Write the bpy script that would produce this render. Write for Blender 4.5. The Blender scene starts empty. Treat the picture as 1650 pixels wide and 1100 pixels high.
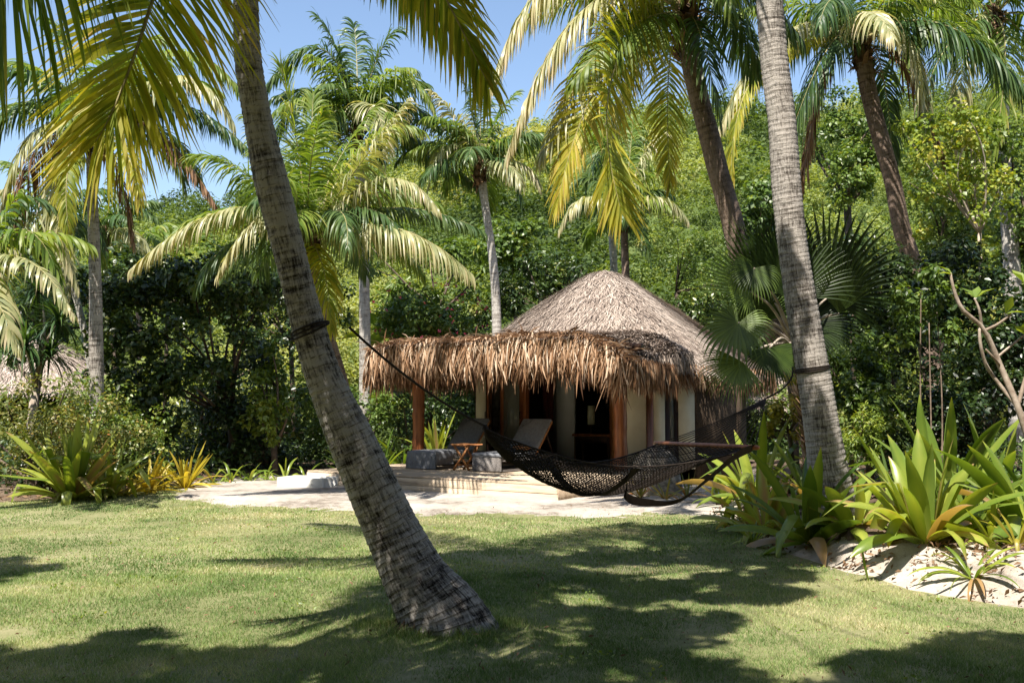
import bpy, math, random
import numpy as np
from mathutils import Vector, Matrix
R_ = math.radians
rng = np.random.default_rng(7)
random.seed(7)
S = bpy.context.scene
COL = S.collection

# ------------------------------------------------------------------ camera, sky, sun, exposure
F = 35 / 36 * 1650
PITCH = math.atan(100 / F)
CAMZ = 1.6
cam_d = bpy.data.cameras.new('camera')
cam_d.lens = 35; cam_d.sensor_width = 36; cam_d.clip_end = 2000; cam_d.clip_start = 0.05
cam = bpy.data.objects.new('camera', cam_d); COL.objects.link(cam)
cam.location = (0, 0, CAMZ); cam.rotation_euler = (math.pi / 2 + PITCH, 0, 0)
S.camera = cam
S.render.resolution_x = 1024; S.render.resolution_y = 682

SUN_EL, SUN_AZ = R_(60), R_(27)          # light travels forward and to the right
world = bpy.data.worlds.new('World'); S.world = world; world.use_nodes = True
wn = world.node_tree.nodes; wn.clear()
sky = wn.new('ShaderNodeTexSky'); sky.sky_type = 'NISHITA'; sky.sun_disc = False
sky.sun_elevation = SUN_EL; sky.sun_rotation = math.pi + SUN_AZ
sky.altitude = 0; sky.air_density = 1.0; sky.dust_density = 0.8; sky.ozone_density = 1.0
bg = wn.new('ShaderNodeBackground'); bg.inputs[1].default_value = 0.105
wo = wn.new('ShaderNodeOutputWorld')
world.node_tree.links.new(sky.outputs[0], bg.inputs[0]); world.node_tree.links.new(bg.outputs[0], wo.inputs[0])

sd = bpy.data.lights.new('sun', 'SUN'); sd.energy = 5.0; sd.angle = R_(0.53); sd.color = (1.0, 0.94, 0.84)
sun = bpy.data.objects.new('sun', sd); COL.objects.link(sun)
to_sun = Vector((-math.sin(SUN_AZ) * math.cos(SUN_EL), -math.cos(SUN_AZ) * math.cos(SUN_EL), math.sin(SUN_EL)))
sun.rotation_euler = to_sun.to_track_quat('Z', 'Y').to_euler()
sun.location = (0, 0, 30)
SHX = math.sin(SUN_AZ) / math.tan(SUN_EL); SHY = math.cos(SUN_AZ) / math.tan(SUN_EL)
S.view_settings.view_transform = 'Standard'; S.view_settings.look = 'None'
S.view_settings.gamma = 1; S.view_settings.use_curve_mapping = False
S.view_settings.exposure = 1.12
S.cycles.max_bounces = 8; S.cycles.diffuse_bounces = 3; S.cycles.transmission_bounces = 6
S.cycles.transparent_max_bounces = 8
S.cycles.use_denoising = True

# ------------------------------------------------------------------ pixel to point
def at(px, py, Y):
    a = (px - 825) / F; b = (550 - py) / F
    d = np.array([a, math.cos(PITCH) - b * math.sin(PITCH), math.sin(PITCH) + b * math.cos(PITCH)])
    return d * (Y / d[1]) + np.array([0, 0, CAMZ])
def gp(px, py, z=0.0):
    a = (px - 825) / F; b = (550 - py) / F
    d = np.array([a, math.cos(PITCH) - b * math.sin(PITCH), math.sin(PITCH) + b * math.cos(PITCH)])
    return d * ((z - CAMZ) / d[2]) + np.array([0, 0, CAMZ])

# ------------------------------------------------------------------ numpy helpers
def nrm(v):
    return v / np.maximum(np.linalg.norm(v, axis=-1, keepdims=True), 1e-9)
def rdir(n, r=None):
    r = r or rng
    return nrm(r.normal(size=(n, 3)))
def smooth(x):
    x = np.clip(x, 0, 1); return x * x * (3 - 2 * x)
_lat = np.random.default_rng(3).random((256, 256))
def vnoise(x, y):
    xi = np.floor(x).astype(int); yi = np.floor(y).astype(int)
    fx = smooth(x - xi); fy = smooth(y - yi)
    g = lambda i, j: _lat[i % 256, j % 256]
    return (g(xi, yi) * (1 - fx) + g(xi + 1, yi) * fx) * (1 - fy) + (g(xi, yi + 1) * (1 - fx) + g(xi + 1, yi + 1) * fx) * fy
def fnoise(x, y, o=3):
    s = 0; a = 1; t = 0
    for i in range(o):
        s = s + a * vnoise(x * 2 ** i + 13.7 * i, y * 2 ** i + 7.1 * i); t += a; a *= .5
    return s / t
def catmull(P, n):
    P = np.asarray(P, float)
    P = np.vstack([2 * P[0] - P[1], P, 2 * P[-1] - P[-2]])
    m = len(P) - 3
    t = np.linspace(0, m - 1e-6, n); i = t.astype(int); f = (t - i)[:, None]
    a, b, c, d = P[i], P[i + 1], P[i + 2], P[i + 3]
    return .5 * (2 * b + (c - a) * f + (2 * a - 5 * b + 4 * c - d) * f ** 2 + (3 * b - a - 3 * c + d) * f ** 3)

# ------------------------------------------------------------------ mesh builder
class MB:
    def __init__(s):
        s.v = []; s.q = []; s.t = []; s.tint = []; s.bark = []; s.n = 0; s.mi = []; s.mit = []; s.has_bark = False
    def add(s, v, q=None, t=None, tint=0.5, bark=None, mi=0):
        v = np.asarray(v, float).reshape(-1, 3)
        if q is not None and len(q):
            q = np.asarray(q, int).reshape(-1, 4); s.q.append(q + s.n); s.mi.append(np.full(len(q), mi))
        if t is not None and len(t):
            t = np.asarray(t, int).reshape(-1, 3); s.t.append(t + s.n); s.mit.append(np.full(len(t), mi))
        s.v.append(v)
        tt = np.broadcast_to(np.asarray(tint, float), (len(v),)) if np.ndim(tint) <= 1 and np.size(tint) in (1, len(v)) else np.ravel(tint)
        s.tint.append(np.array(tt))
        if bark is not None: s.has_bark = True; s.bark.append(bark)
        else: s.bark.append(np.zeros((len(v), 3)))
        s.n += len(v)
    def box(s, c, d, rz=0, tint=.5, M=None, mi=0, bev=0.0):
        c = np.array(c, float); d = np.array(d, float) / 2
        b = min(bev, d.min() * .8)
        if b <= 0:
            k = np.array([[x, y, z] for x in (-1, 1) for y in (-1, 1) for z in (-1, 1)], float)
            v = k * d
            q = [[0, 1, 3, 2], [4, 6, 7, 5], [0, 4, 5, 1], [2, 3, 7, 6], [0, 2, 6, 4], [1, 5, 7, 3]]
            tr = None
        else:
            vs = []; idx = {}
            for x in (-1, 1):
                for y in (-1, 1):
                    for z in (-1, 1):
                        sg = np.array([x, y, z])
                        for ax in range(3):
                            p = sg * (d - b); p[ax] = sg[ax] * d[ax]
                            idx[(x, y, z, ax)] = len(vs); vs.append(p)
            v = np.array(vs); q = []; tr = []
            for ax in range(3):
                o = [i for i in range(3) if i != ax]
                for sg in (-1, 1):
                    def key(a, bb):
                        k = [0, 0, 0]; k[ax] = sg; k[o[0]] = a; k[o[1]] = bb; return tuple(k) + (ax,)
                    f = [idx[key(-1, -1)], idx[key(1, -1)], idx[key(1, 1)], idx[key(-1, 1)]]
                    q.append(f if (sg == 1) == (ax != 1) else f[::-1])
            for a1 in range(3):
                for a2 in range(a1 + 1, 3):
                    o = 3 - a1 - a2
                    for s1 in (-1, 1):
                        for s2 in (-1, 1):
                            def key(so, ax):
                                k = [0, 0, 0]; k[a1] = s1; k[a2] = s2; k[o] = so; return tuple(k) + (ax,)
                            q.append([idx[key(-1, a1)], idx[key(1, a1)], idx[key(1, a2)], idx[key(-1, a2)]])
            for x in (-1, 1):
                for y in (-1, 1):
                    for z in (-1, 1):
                        tr.append([idx[(x, y, z, 0)], idx[(x, y, z, 1)], idx[(x, y, z, 2)]])
        if rz:
            cs, sn = math.cos(rz), math.sin(rz)
            v = np.stack([v[:, 0] * cs - v[:, 1] * sn, v[:, 0] * sn + v[:, 1] * cs, v[:, 2]], 1)
        if M is not None: v = v @ np.array(M).T
        s.add(v + c, q, tr, tint=tint, mi=mi)
    def bar(s, a, b, w, h, tint=.5, up=(0, 0, 1), bev=0):
        a = np.array(a, float); b = np.array(b, float); L = np.linalg.norm(b - a); x = (b - a) / L
        y = np.cross(up, x)
        if np.linalg.norm(y) < 1e-4: y = np.cross((0, 1, 0), x)
        y = y / np.linalg.norm(y); z = np.cross(x, y)
        s.box((a + b) / 2, (L, w, h), M=np.stack([x, y, z], 1), tint=tint, bev=bev)
    def tube(s, P, r, k=8, tint=.5, cap=True, mi=0):
        P = np.asarray(P, float); n = len(P); r = np.broadcast_to(np.asarray(r, float), (n,))
        T = nrm(np.gradient(P, axis=0)); a = np.zeros((n, 3))
        u = np.cross(T[0], (0.3, .2, 1)); 
        if np.linalg.norm(u) < 1e-3: u = np.cross(T[0], (1, 0, 0))
        for i in range(n):
            u = u - T[i] * (u @ T[i]); u = u / np.linalg.norm(u); a[i] = u
        b = np.cross(T, a); th = np.arange(k) * 2 * math.pi / k
        v = P[:, None] + r[:, None, None] * (a[:, None] * np.cos(th)[None, :, None] + b[:, None] * np.sin(th)[None, :, None])
        i = np.arange(n - 1)[:, None] * k; j = np.arange(k)[None]; j2 = (j + 1) % k
        q = np.stack([i + j, i + j2, i + k + j2, i + k + j], -1).reshape(-1, 4)
        vv = v.reshape(-1, 3); t = None
        if cap:
            vv = np.vstack([vv, P[0], P[-1]]); c0 = n * k
            t = [[(m + 1) % k, m, c0] for m in range(k)] + [[(n - 1) * k + m, (n - 1) * k + (m + 1) % k, c0 + 1] for m in range(k)]
        s.add(vv, q, t, tint=tint, mi=mi)
    def ribbons(s, P, W, tint=None, fold=None, mi=0, rib=0):
        """P (n,k,3) centre lines, W (n,k,3) half widths; fold (n,k,3) offsets of the midrib."""
        n, k = P.shape[:2]
        tint = np.full(n, .5) if tint is None else np.asarray(tint)
        if fold is None:
            v = np.stack([P - W, P + W], 2).reshape(-1, 3); m = 2
        else:
            v = np.stack([P - W, P + fold, P + W], 2).reshape(-1, 3); m = 3
        b = (np.arange(n)[:, None, None] * k + np.arange(k - 1)[None, :, None]) * m + np.arange(m - 1)[None, None, :]
        q = np.stack([b, b + 1, b + m + 1, b + m], -1).reshape(-1, 4)
        tt = np.repeat(tint, k * m) if tint.ndim == 1 else np.repeat(tint.reshape(-1), m)
        if rib: tt = (tt.reshape(-1, m) + np.array([0, rib, 0])[None]).ravel()
        s.add(v, q, tint=tt, mi=mi)
    def mesh(s, name, mats, origin=(0, 0, 0), smooth_=False):
        v = np.vstack(s.v) - np.asarray(origin, float); me = bpy.data.meshes.new(name)
        q = np.vstack(s.q) if s.q else np.zeros((0, 4), int); t = np.vstack(s.t) if s.t else np.zeros((0, 3), int)
        me.vertices.add(len(v)); me.vertices.foreach_set('co', v.astype(np.float32).ravel())
        nl = len(q) * 4 + len(t) * 3; me.loops.add(nl)
        me.loops.foreach_set('vertex_index', np.concatenate([q.ravel(), t.ravel()]).astype(np.int32))
        me.polygons.add(len(q) + len(t))
        ls = np.concatenate([np.arange(len(q)) * 4, len(q) * 4 + np.arange(len(t)) * 3])
        me.polygons.foreach_set('loop_start', ls.astype(np.int32))
        mi = np.concatenate((s.mi or [np.zeros(0)]) + (s.mit or [np.zeros(0)])).astype(np.int32)
        me.polygons.foreach_set('material_index', mi)
        if smooth_: me.polygons.foreach_set('use_smooth', np.ones(len(mi), bool))
        a = me.attributes.new('tint', 'FLOAT', 'POINT'); a.data.foreach_set('value', np.concatenate(s.tint).astype(np.float32))
        if s.has_bark:
            a = me.attributes.new('bark', 'FLOAT_VECTOR', 'POINT'); a.data.foreach_set('vector', np.vstack(s.bark).astype(np.float32).ravel())
        for m in (mats if isinstance(mats, (list, tuple)) else [mats]): me.materials.append(m)
        me.update(calc_edges=True); me.validate(verbose=False)
        return me
    def build(s, name, mats, parent=None, origin=None, smooth_=False):
        if origin is None: origin = parent['_o'] if parent is not None and '_o' in parent else (0, 0, 0)
        me = s.mesh(name, mats, origin, smooth_)
        o = bpy.data.objects.new(name, me); COL.objects.link(o)
        if parent is not None: o.parent = parent
        return o

def tag(o, label=None, cat=None, group=None, kind=None):
    if label: o['label'] = label
    if cat: o['category'] = cat
    if group: o['group'] = group
    if kind: o['kind'] = kind
    return o
ROOTS = []
def root(name, loc, label, cat, group=None, rz=0, local=False):
    o = bpy.data.objects.new(name, None); COL.objects.link(o); o.location = tuple(loc); o.rotation_euler = (0, 0, rz)
    o.empty_display_size = .1
    o['_o'] = (0.0, 0.0, 0.0) if local else tuple(float(x) for x in loc); ROOTS.append(o)
    return tag(o, label, cat, group)

# ------------------------------------------------------------------ materials
def newmat(name):
    m = bpy.data.materials.new(name); m.use_nodes = True; nt = m.node_tree; nt.nodes.clear()
    out = nt.nodes.new('ShaderNodeOutputMaterial'); return m, nt, out
def N(nt, t, **k):
    n = nt.nodes.new(t)
    for a, b in k.items():
        if a.startswith('i_'): n.inputs[int(a[2:]) if a[2:].isdigit() else a[2:]].default_value = b
        else: setattr(n, a, b)
    return n
def ramp(nt, stops):
    r = nt.nodes.new('ShaderNodeValToRGB'); e = r.color_ramp.elements
    while len(e) < len(stops): e.new(.5)
    for i, (p, c) in enumerate(stops): e[i].position = p; e[i].color = (*c, 1)
    return r
def leafmat(name, stops, rough=.42, trans=.35, spec=.5, tcol=1.5, noise=6, bump=0):
    m, nt, out = newmat(name); L = nt.links.new
    a = N(nt, 'ShaderNodeAttribute', attribute_name='tint'); r = ramp(nt, stops); 
    no = N(nt, 'ShaderNodeTexNoise', i_Scale=noise, i_Detail=2.0); g = N(nt, 'ShaderNodeNewGeometry'); L(g.outputs['Position'], no.inputs['Vector'])
    ad = N(nt, 'ShaderNodeMath', operation='MULTIPLY_ADD'); L(no.outputs['Fac'], ad.inputs[0]); ad.inputs[1].default_value = .35; 
    sb = N(nt, 'ShaderNodeMath', operation='SUBTRACT'); L(a.outputs['Fac'], sb.inputs[0]); sb.inputs[1].default_value = .175
    L(sb.outputs[0], ad.inputs[2]); L(ad.outputs[0], r.inputs[0])
    p = N(nt, 'ShaderNodeBsdfPrincipled', i_Roughness=rough); p.inputs['Specular IOR Level'].default_value = spec
    L(r.outputs[0], p.inputs['Base Color'])
    tr = N(nt, 'ShaderNodeBsdfTranslucent'); mc = N(nt, 'ShaderNodeVectorMath', operation='MULTIPLY'); L(r.outputs[0], mc.inputs[0]); mc.inputs[1].default_value = (tcol * 1.15, tcol * 1.1, tcol * .35)
    L(mc.outputs[0], tr.inputs[0])
    mx = N(nt, 'ShaderNodeMixShader', i_0=trans); L(p.outputs[0], mx.inputs[1]); L(tr.outputs[0], mx.inputs[2]); L(mx.outputs[0], out.inputs[0])
    return m
def simplemat(name, c1, c2, scale=8, rough=.7, stretch=(1, 1, 1), bump=.2, bscale=None, spec=.3, detail=6, coord='Object', metallic=0):
    m, nt, out = newmat(name); L = nt.links.new
    tc = N(nt, 'ShaderNodeTexCoord'); mp = N(nt, 'ShaderNodeMapping'); mp.inputs['Scale'].default_value = stretch; L(tc.outputs[coord], mp.inputs[0])
    no = N(nt, 'ShaderNodeTexNoise', i_Scale=scale, i_Detail=float(detail), i_Roughness=.6); L(mp.outputs[0], no.inputs['Vector'])
    a = N(nt, 'ShaderNodeAttribute', attribute_name='tint')
    ad = N(nt, 'ShaderNodeMath', operation='ADD'); L(no.outputs['Fac'], ad.inputs[0]); 
    sb = N(nt, 'ShaderNodeMath', operation='MULTIPLY_ADD'); L(a.outputs['Fac'], sb.inputs[0]); sb.inputs[1].default_value = .6; sb.inputs[2].default_value = -.3; L(sb.outputs[0], ad.inputs[1])
    r = ramp(nt, [(.3, c1), (.7, c2)]); L(ad.outputs[0], r.inputs[0])
    p = N(nt, 'ShaderNodeBsdfPrincipled', i_Roughness=rough, i_Metallic=float(metallic)); p.inputs['Specular IOR Level'].default_value = spec; L(r.outputs[0], p.inputs['Base Color'])
    if bump:
        n2 = N(nt, 'ShaderNodeTexNoise', i_Scale=bscale or scale * 2, i_Detail=4.0); L(mp.outputs[0], n2.inputs['Vector'])
        b = N(nt, 'ShaderNodeBump', i_Strength=bump, i_Distance=.02); L(n2.outputs['Fac'], b.inputs['Height']); L(b.outputs[0], p.inputs['Normal'])
    L(p.outputs[0], out.inputs[0]); return m

M = {}
M['frond'] = leafmat('frond green', [(0, (.04, .08, .015)), (.45, (.11, .18, .028)), (.8, (.23, .28, .05)), (1, (.38, .34, .12))], rough=.45, trans=.4, spec=.35)
M['frond_deep'] = leafmat('frond deep green', [(0, (.02, .05, .02)), (.5, (.05, .10, .03)), (1, (.13, .18, .05))], rough=.42, trans=.28, spec=.35)
M['frond_yellow'] = leafmat('frond yellow', [(0, (.08, .13, .015)), (.4, (.20, .25, .03)), (.75, (.42, .38, .05)), (1, (.52, .38, .12))], rough=.5, trans=.45, spec=.3)
M['frond_pale'] = leafmat('frond pale', [(0, (.10, .14, .05)), (.4, (.22, .25, .11)), (.75, (.42, .40, .22)), (1, (.55, .45, .30))], rough=.42, trans=.3, spec=.5)
M['frond_dead'] = leafmat('frond dead', [(0, (.06, .028, .015)), (.5, (.16, .08, .04)), (1, (.32, .20, .12))], rough=.7, trans=.15, spec=.2)
M['rachis'] = simplemat('rachis', (.16, .15, .05), (.40, .34, .16), scale=20, rough=.5, bump=0)
M['fibre'] = simplemat('palm fibre', (.05, .028, .016), (.26, .16, .09), scale=15, stretch=(1, 1, .2), rough=.9, bump=.4)
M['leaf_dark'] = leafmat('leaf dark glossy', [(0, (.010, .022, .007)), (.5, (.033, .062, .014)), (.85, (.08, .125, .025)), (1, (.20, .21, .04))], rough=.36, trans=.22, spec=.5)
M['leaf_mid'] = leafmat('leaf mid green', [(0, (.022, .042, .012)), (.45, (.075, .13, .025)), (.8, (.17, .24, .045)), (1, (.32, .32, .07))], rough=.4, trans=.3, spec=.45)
M['leaf_bright'] = leafmat('leaf bright', [(0, (.04, .08, .015)), (.5, (.14, .21, .03)), (.85, (.28, .33, .05)), (1, (.42, .38, .07))], rough=.42, trans=.35)
M['leaf_croton'] = leafmat('leaf yellow hedge', [(0, (.04, .07, .015)), (.4, (.11, .14, .03)), (.75, (.27, .24, .06)), (1, (.38, .14, .05))], rough=.45, trans=.3)
M['leaf_yellow'] = leafmat('leaf yellow', [(0, (.09, .13, .02)), (.5, (.26, .24, .03)), (1, (.48, .36, .05))], rough=.4, trans=.35)
M['lily'] = leafmat('lily leaf', [(0, (.04, .09, .015)), (.5, (.14, .21, .03)), (.85, (.32, .36, .06)), (1, (.36, .23, .11))], rough=.3, trans=.35, spec=.5, noise=3)
M['hill_leaf'] = leafmat('hill leaf', [(0, (.035, .06, .015)), (.3, (.10, .15, .035)), (.65, (.24, .28, .08)), (1, (.38, .37, .15))], rough=.55, trans=.35, spec=.3, noise=.12)
M['fan'] = leafmat('fan leaf', [(0, (.008, .016, .004)), (.5, (.04, .07, .014)), (1, (.15, .22, .035))], rough=.4, trans=.25, spec=.35)
M['stem'] = simplemat('pale stem', (.20, .15, .11), (.45, .38, .31), scale=12, rough=.8)
M['stem_dark'] = simplemat('dark stem', (.05, .035, .025), (.16, .12, .09), scale=12, rough=.9)
M['stem_mid'] = simplemat('brown stem', (.10, .07, .05), (.28, .21, .16), scale=12, rough=.9)
M['wood_red'] = simplemat('varnished timber', (.17, .05, .018), (.46, .17, .06), scale=6, stretch=(3, 3, .3), rough=.38, spec=.5, bump=.1)
M['wood_dark'] = simplemat('dark timber', (.03, .015, .01), (.09, .045, .025), scale=6, stretch=(3, 3, .3), rough=.5, bump=.1)
M['wood_orange'] = simplemat('oiled teak', (.30, .11, .035), (.48, .22, .08), scale=9, stretch=(1, 1, 3), rough=.5, bump=.1)
M['wood_deck'] = simplemat('weathered deck pine', (.30, .22, .15), (.58, .47, .35), scale=3, stretch=(.6, 8, 8), rough=.75, bump=.25)
M['cream'] = simplemat('cream render', (.74, .66, .47), (.86, .79, .60), scale=3, rough=.85, bump=.1)
M['greywall'] = simplemat('grey wall', (.50, .53, .54), (.60, .63, .64), scale=3, rough=.85, bump=.05)
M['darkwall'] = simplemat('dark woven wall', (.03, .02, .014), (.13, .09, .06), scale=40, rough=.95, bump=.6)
M['white'] = simplemat('white plaster', (.62, .60, .56), (.80, .78, .74), scale=5, rough=.8, bump=.1)
M['rope'] = simplemat('dark rope', (.012, .008, .006), (.035, .024, .018), scale=60, rough=.85, bump=0)
M['cushion'] = simplemat('grey cushion cloth', (.13, .135, .15), (.21, .215, .235), scale=24, rough=.9, bump=.6, bscale=7)
M['litter'] = leafmat('leaf litter', [(0, (.07, .04, .025)), (.5, (.20, .12, .07)), (1, (.42, .30, .2))], rough=.8, trans=.1, spec=.2)
M['rock'] = simplemat('rough rock', (.10, .085, .07), (.38, .34, .29), scale=14, rough=.95, bump=.8)
M['flower'] = leafmat('white flower', [(0, (.6, .55, .5)), (1, (.8, .76, .7))], rough=.6, trans=.4, tcol=1)
M['pink'] = leafmat('pink flower', [(0, (.45, .04, .12)), (1, (.6, .1, .2))], rough=.6, trans=.3, tcol=1)
M['towel'] = simplemat('dark red cloth', (.05, .012, .01), (.09, .02, .018), scale=10, rough=.95, bump=.1)
M['yellow_glass'] = simplemat('pale shade', (.42, .42, .28), (.5, .5, .34), scale=5, rough=.6, bump=0)

def bark_mat(name, dark, light, ring, scale=1.0, bump=.8):
    m, nt, out = newmat(name); L = nt.links.new
    a = N(nt, 'ShaderNodeAttribute', attribute_name='bark'); t = N(nt, 'ShaderNodeAttribute', attribute_name='tint')
    def mapped(s):
        mp = N(nt, 'ShaderNodeMapping'); mp.inputs['Scale'].default_value = s; L(a.outputs['Vector'], mp.inputs[0]); return mp.outputs[0]
    band = N(nt, 'ShaderNodeTexNoise', i_Scale=1.0, i_Detail=5.0, i_Roughness=.7); L(mapped((3.5, 3.5, 22 * scale)), band.inputs['Vector'])
    crack = N(nt, 'ShaderNodeTexNoise', i_Scale=1.0, i_Detail=5.0, i_Roughness=.65); L(mapped((60, 60, 9)), crack.inputs['Vector'])
    big = N(nt, 'ShaderNodeTexNoise', i_Scale=1.0, i_Detail=3.0); L(mapped((4, 4, 1.6)), big.inputs['Vector'])
    fine = N(nt, 'ShaderNodeTexNoise', i_Scale=90.0, i_Detail=3.0); L(a.outputs['Vector'], fine.inputs['Vector'])
    mul = N(nt, 'ShaderNodeMath', operation='MULTIPLY'); L(band.outputs['Fac'], mul.inputs[0]); L(crack.outputs['Fac'], mul.inputs[1])
    m2 = N(nt, 'ShaderNodeMath', operation='MULTIPLY_ADD'); L(mul.outputs[0], m2.inputs[0]); m2.inputs[1].default_value = 2.6
    m3 = N(nt, 'ShaderNodeMath', operation='MULTIPLY_ADD'); L(big.outputs['Fac'], m3.inputs[0]); m3.inputs[1].default_value = .75; m3.inputs[2].default_value = -.50; L(m3.outputs[0], m2.inputs[2])
    m4 = N(nt, 'ShaderNodeMath', operation='MULTIPLY_ADD'); L(fine.outputs['Fac'], m4.inputs[0]); m4.inputs[1].default_value = .25; L(m2.outputs[0], m4.inputs[2])
    r = ramp(nt, [(.34, dark), (.54, tuple((d + l) / 2 for d, l in zip(dark, light))), (.74, light)]); L(m4.outputs[0], r.inputs[0])
    rc = ramp(nt, [(.06, ring), (.42, (1, 1, 1))]); L(t.outputs['Fac'], rc.inputs[0])
    mm = N(nt, 'ShaderNodeVectorMath', operation='MULTIPLY'); L(r.outputs[0], mm.inputs[0]); L(rc.outputs[0], mm.inputs[1])
    p = N(nt, 'ShaderNodeBsdfPrincipled', i_Roughness=.85); p.inputs['Specular IOR Level'].default_value = .2; L(mm.outputs[0], p.inputs['Base Color'])
    b = N(nt, 'ShaderNodeBump', i_Strength=bump, i_Distance=.015); L(m4.outputs[0], b.inputs['Height']); L(b.outputs[0], p.inputs['Normal'])
    L(p.outputs[0], out.inputs[0]); return m
M['bark_near'] = bark_mat('palm bark brown', (.02, .014, .011), (.42, .385, .345), (.11, .085, .07), bump=1.0)
M['bark_grey'] = bark_mat('palm bark grey', (.05, .038, .03), (.42, .38, .34), (.35, .3, .26), bump=1.0)
M['bark_pale'] = bark_mat('palm bark pale', (.16, .14, .12), (.48, .45, .41), (.45, .4, .36), scale=.6)
M['bark_brown'] = bark_mat('palm bark dark', (.06, .04, .03), (.26, .19, .15), (.5, .42, .36))

def thatch_mat(name, stops):
    m, nt, out = newmat(name); L = nt.links.new
    t = N(nt, 'ShaderNodeAttribute', attribute_name='tint'); r = ramp(nt, stops); L(t.outputs['Fac'], r.inputs[0])
    p = N(nt, 'ShaderNodeBsdfPrincipled', i_Roughness=.8); p.inputs['Specular IOR Level'].default_value = .2; L(r.outputs[0], p.inputs['Base Color'])
    tr = N(nt, 'ShaderNodeBsdfTranslucent'); L(r.outputs[0], tr.inputs[0])
    mx = N(nt, 'ShaderNodeMixShader', i_0=.12); L(p.outputs[0], mx.inputs[1]); L(tr.outputs[0], mx.inputs[2]); L(mx.outputs[0], out.inputs[0])
    return m
M['thatch'] = thatch_mat('grey thatch', [(0, (.12, .09, .075)), (.5, (.36, .29, .24)), (1, (.58, .50, .43))])
M['fringe'] = thatch_mat('brown palm fringe', [(0, (.06, .028, .015)), (.4, (.27, .145, .075)), (.7, (.50, .33, .21)), (1, (.76, .62, .48))])
M['glass'] = None
def glassmat():
    m, nt, out = newmat('door glass'); p = N(nt, 'ShaderNodeBsdfPrincipled', i_Roughness=.03); p.inputs['Base Color'].default_value = (.35, .36, .30, 1)
    p.inputs['Specular IOR Level'].default_value = .9; p.inputs['Transmission Weight'].default_value = .55; p.inputs['IOR'].default_value = 1.45
    nt.links.new(p.outputs[0], out.inputs[0]); return m
M['glass'] = glassmat()
def mirrormat():
    m, nt, out = newmat('mirror'); p = N(nt, 'ShaderNodeBsdfPrincipled', i_Roughness=.05, i_Metallic=1.0); p.inputs['Base Color'].default_value = (.6, .6, .6, 1)
    nt.links.new(p.outputs[0], out.inputs[0]); return m
M['mirror'] = mirrormat()
def wickermat():
    m, nt, out = newmat('grey wicker'); L = nt.links.new
    tc = N(nt, 'ShaderNodeTexCoord'); w = N(nt, 'ShaderNodeTexBrick'); w.inputs['Scale'].default_value = 22; w.inputs['Mortar Size'].default_value = .03
    w.inputs['Color1'].default_value = (.17, .15, .14, 1); w.inputs['Color2'].default_value = (.25, .225, .21, 1); w.inputs['Mortar'].default_value = (.05, .04, .035, 1)
    g = N(nt, 'ShaderNodeMapping'); g.inputs['Rotation'].default_value = (math.pi / 2, 0, 0); L(tc.outputs['Object'], g.inputs[0]); L(g.outputs[0], w.inputs['Vector'])
    p = N(nt, 'ShaderNodeBsdfPrincipled', i_Roughness=.6); L(w.outputs['Color'], p.inputs['Base Color'])
    b = N(nt, 'ShaderNodeBump', i_Strength=.5, i_Distance=.005); L(w.outputs['Fac'], b.inputs['Height']); b.invert = True; L(b.outputs[0], p.inputs['Normal'])
    L(p.outputs[0], out.inputs[0]); return m
M['wicker'] = wickermat()

def groundmat(name, stops, s1=.35, s2=9, fine=120, rough=.95, bump=.5, bs=40, big=.5):
    m, nt, out = newmat(name); L = nt.links.new
    g = N(nt, 'ShaderNodeNewGeometry')
    a = N(nt, 'ShaderNodeTexNoise', i_Scale=s1, i_Detail=4.0, i_Roughness=.6); b = N(nt, 'ShaderNodeTexNoise', i_Scale=float(s2), i_Detail=5.0, i_Roughness=.7); c = N(nt, 'ShaderNodeTexNoise', i_Scale=float(fine), i_Detail=3.0, i_Roughness=.7)
    for n in (a, b, c): L(g.outputs['Position'], n.inputs['Vector'])
    x = N(nt, 'ShaderNodeMath', operation='MULTIPLY'); L(a.outputs['Fac'], x.inputs[0]); x.inputs[1].default_value = big
    y = N(nt, 'ShaderNodeMath', operation='MULTIPLY_ADD'); L(b.outputs['Fac'], y.inputs[0]); y.inputs[1].default_value = .3; L(x.outputs[0], y.inputs[2])
    z = N(nt, 'ShaderNodeMath', operation='MULTIPLY_ADD'); L(c.outputs['Fac'], z.inputs[0]); z.inputs[1].default_value = .7 - big; L(y.outputs[0], z.inputs[2])
    r = ramp(nt, stops); L(z.outputs[0], r.inputs[0])
    p = N(nt, 'ShaderNodeBsdfPrincipled', i_Roughness=rough); p.inputs['Specular IOR Level'].default_value = .1; L(r.outputs[0], p.inputs['Base Color'])
    bn = N(nt, 'ShaderNodeTexNoise', i_Scale=float(bs), i_Detail=5.0, i_Roughness=.7); L(g.outputs['Position'], bn.inputs['Vector'])
    bb = N(nt, 'ShaderNodeBump', i_Strength=bump, i_Distance=.03); L(bn.outputs['Fac'], bb.inputs['Height']); L(bb.outputs[0], p.inputs['Normal'])
    L(p.outputs[0], out.inputs[0]); return m
M['lawn'] = groundmat('lawn ground', [(.35, (.10, .11, .045)), (.5, (.20, .20, .095)), (.62, (.30, .27, .16)), (.72, (.40, .34, .24))], s1=.6, s2=12, fine=200)
M['sand'] = groundmat('pale sand', [(.40, (.15, .125, .10)), (.48, (.34, .30, .26)), (.6, (.46, .42, .375))], s1=.8, s2=7, fine=90, bump=.7, bs=14)
M['soil'] = groundmat('leafy soil', [(.35, (.05, .035, .025)), (.5, (.12, .085, .06)), (.65, (.24, .18, .13))], s1=1, s2=12, fine=60, bump=1, bs=20)
M['bank'] = groundmat('sandy bank', [(.36, (.16, .13, .10)), (.47, (.36, .31, .26)), (.6, (.52, .47, .41))], s1=.7, s2=6, fine=80, bump=.9, bs=12)
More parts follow.
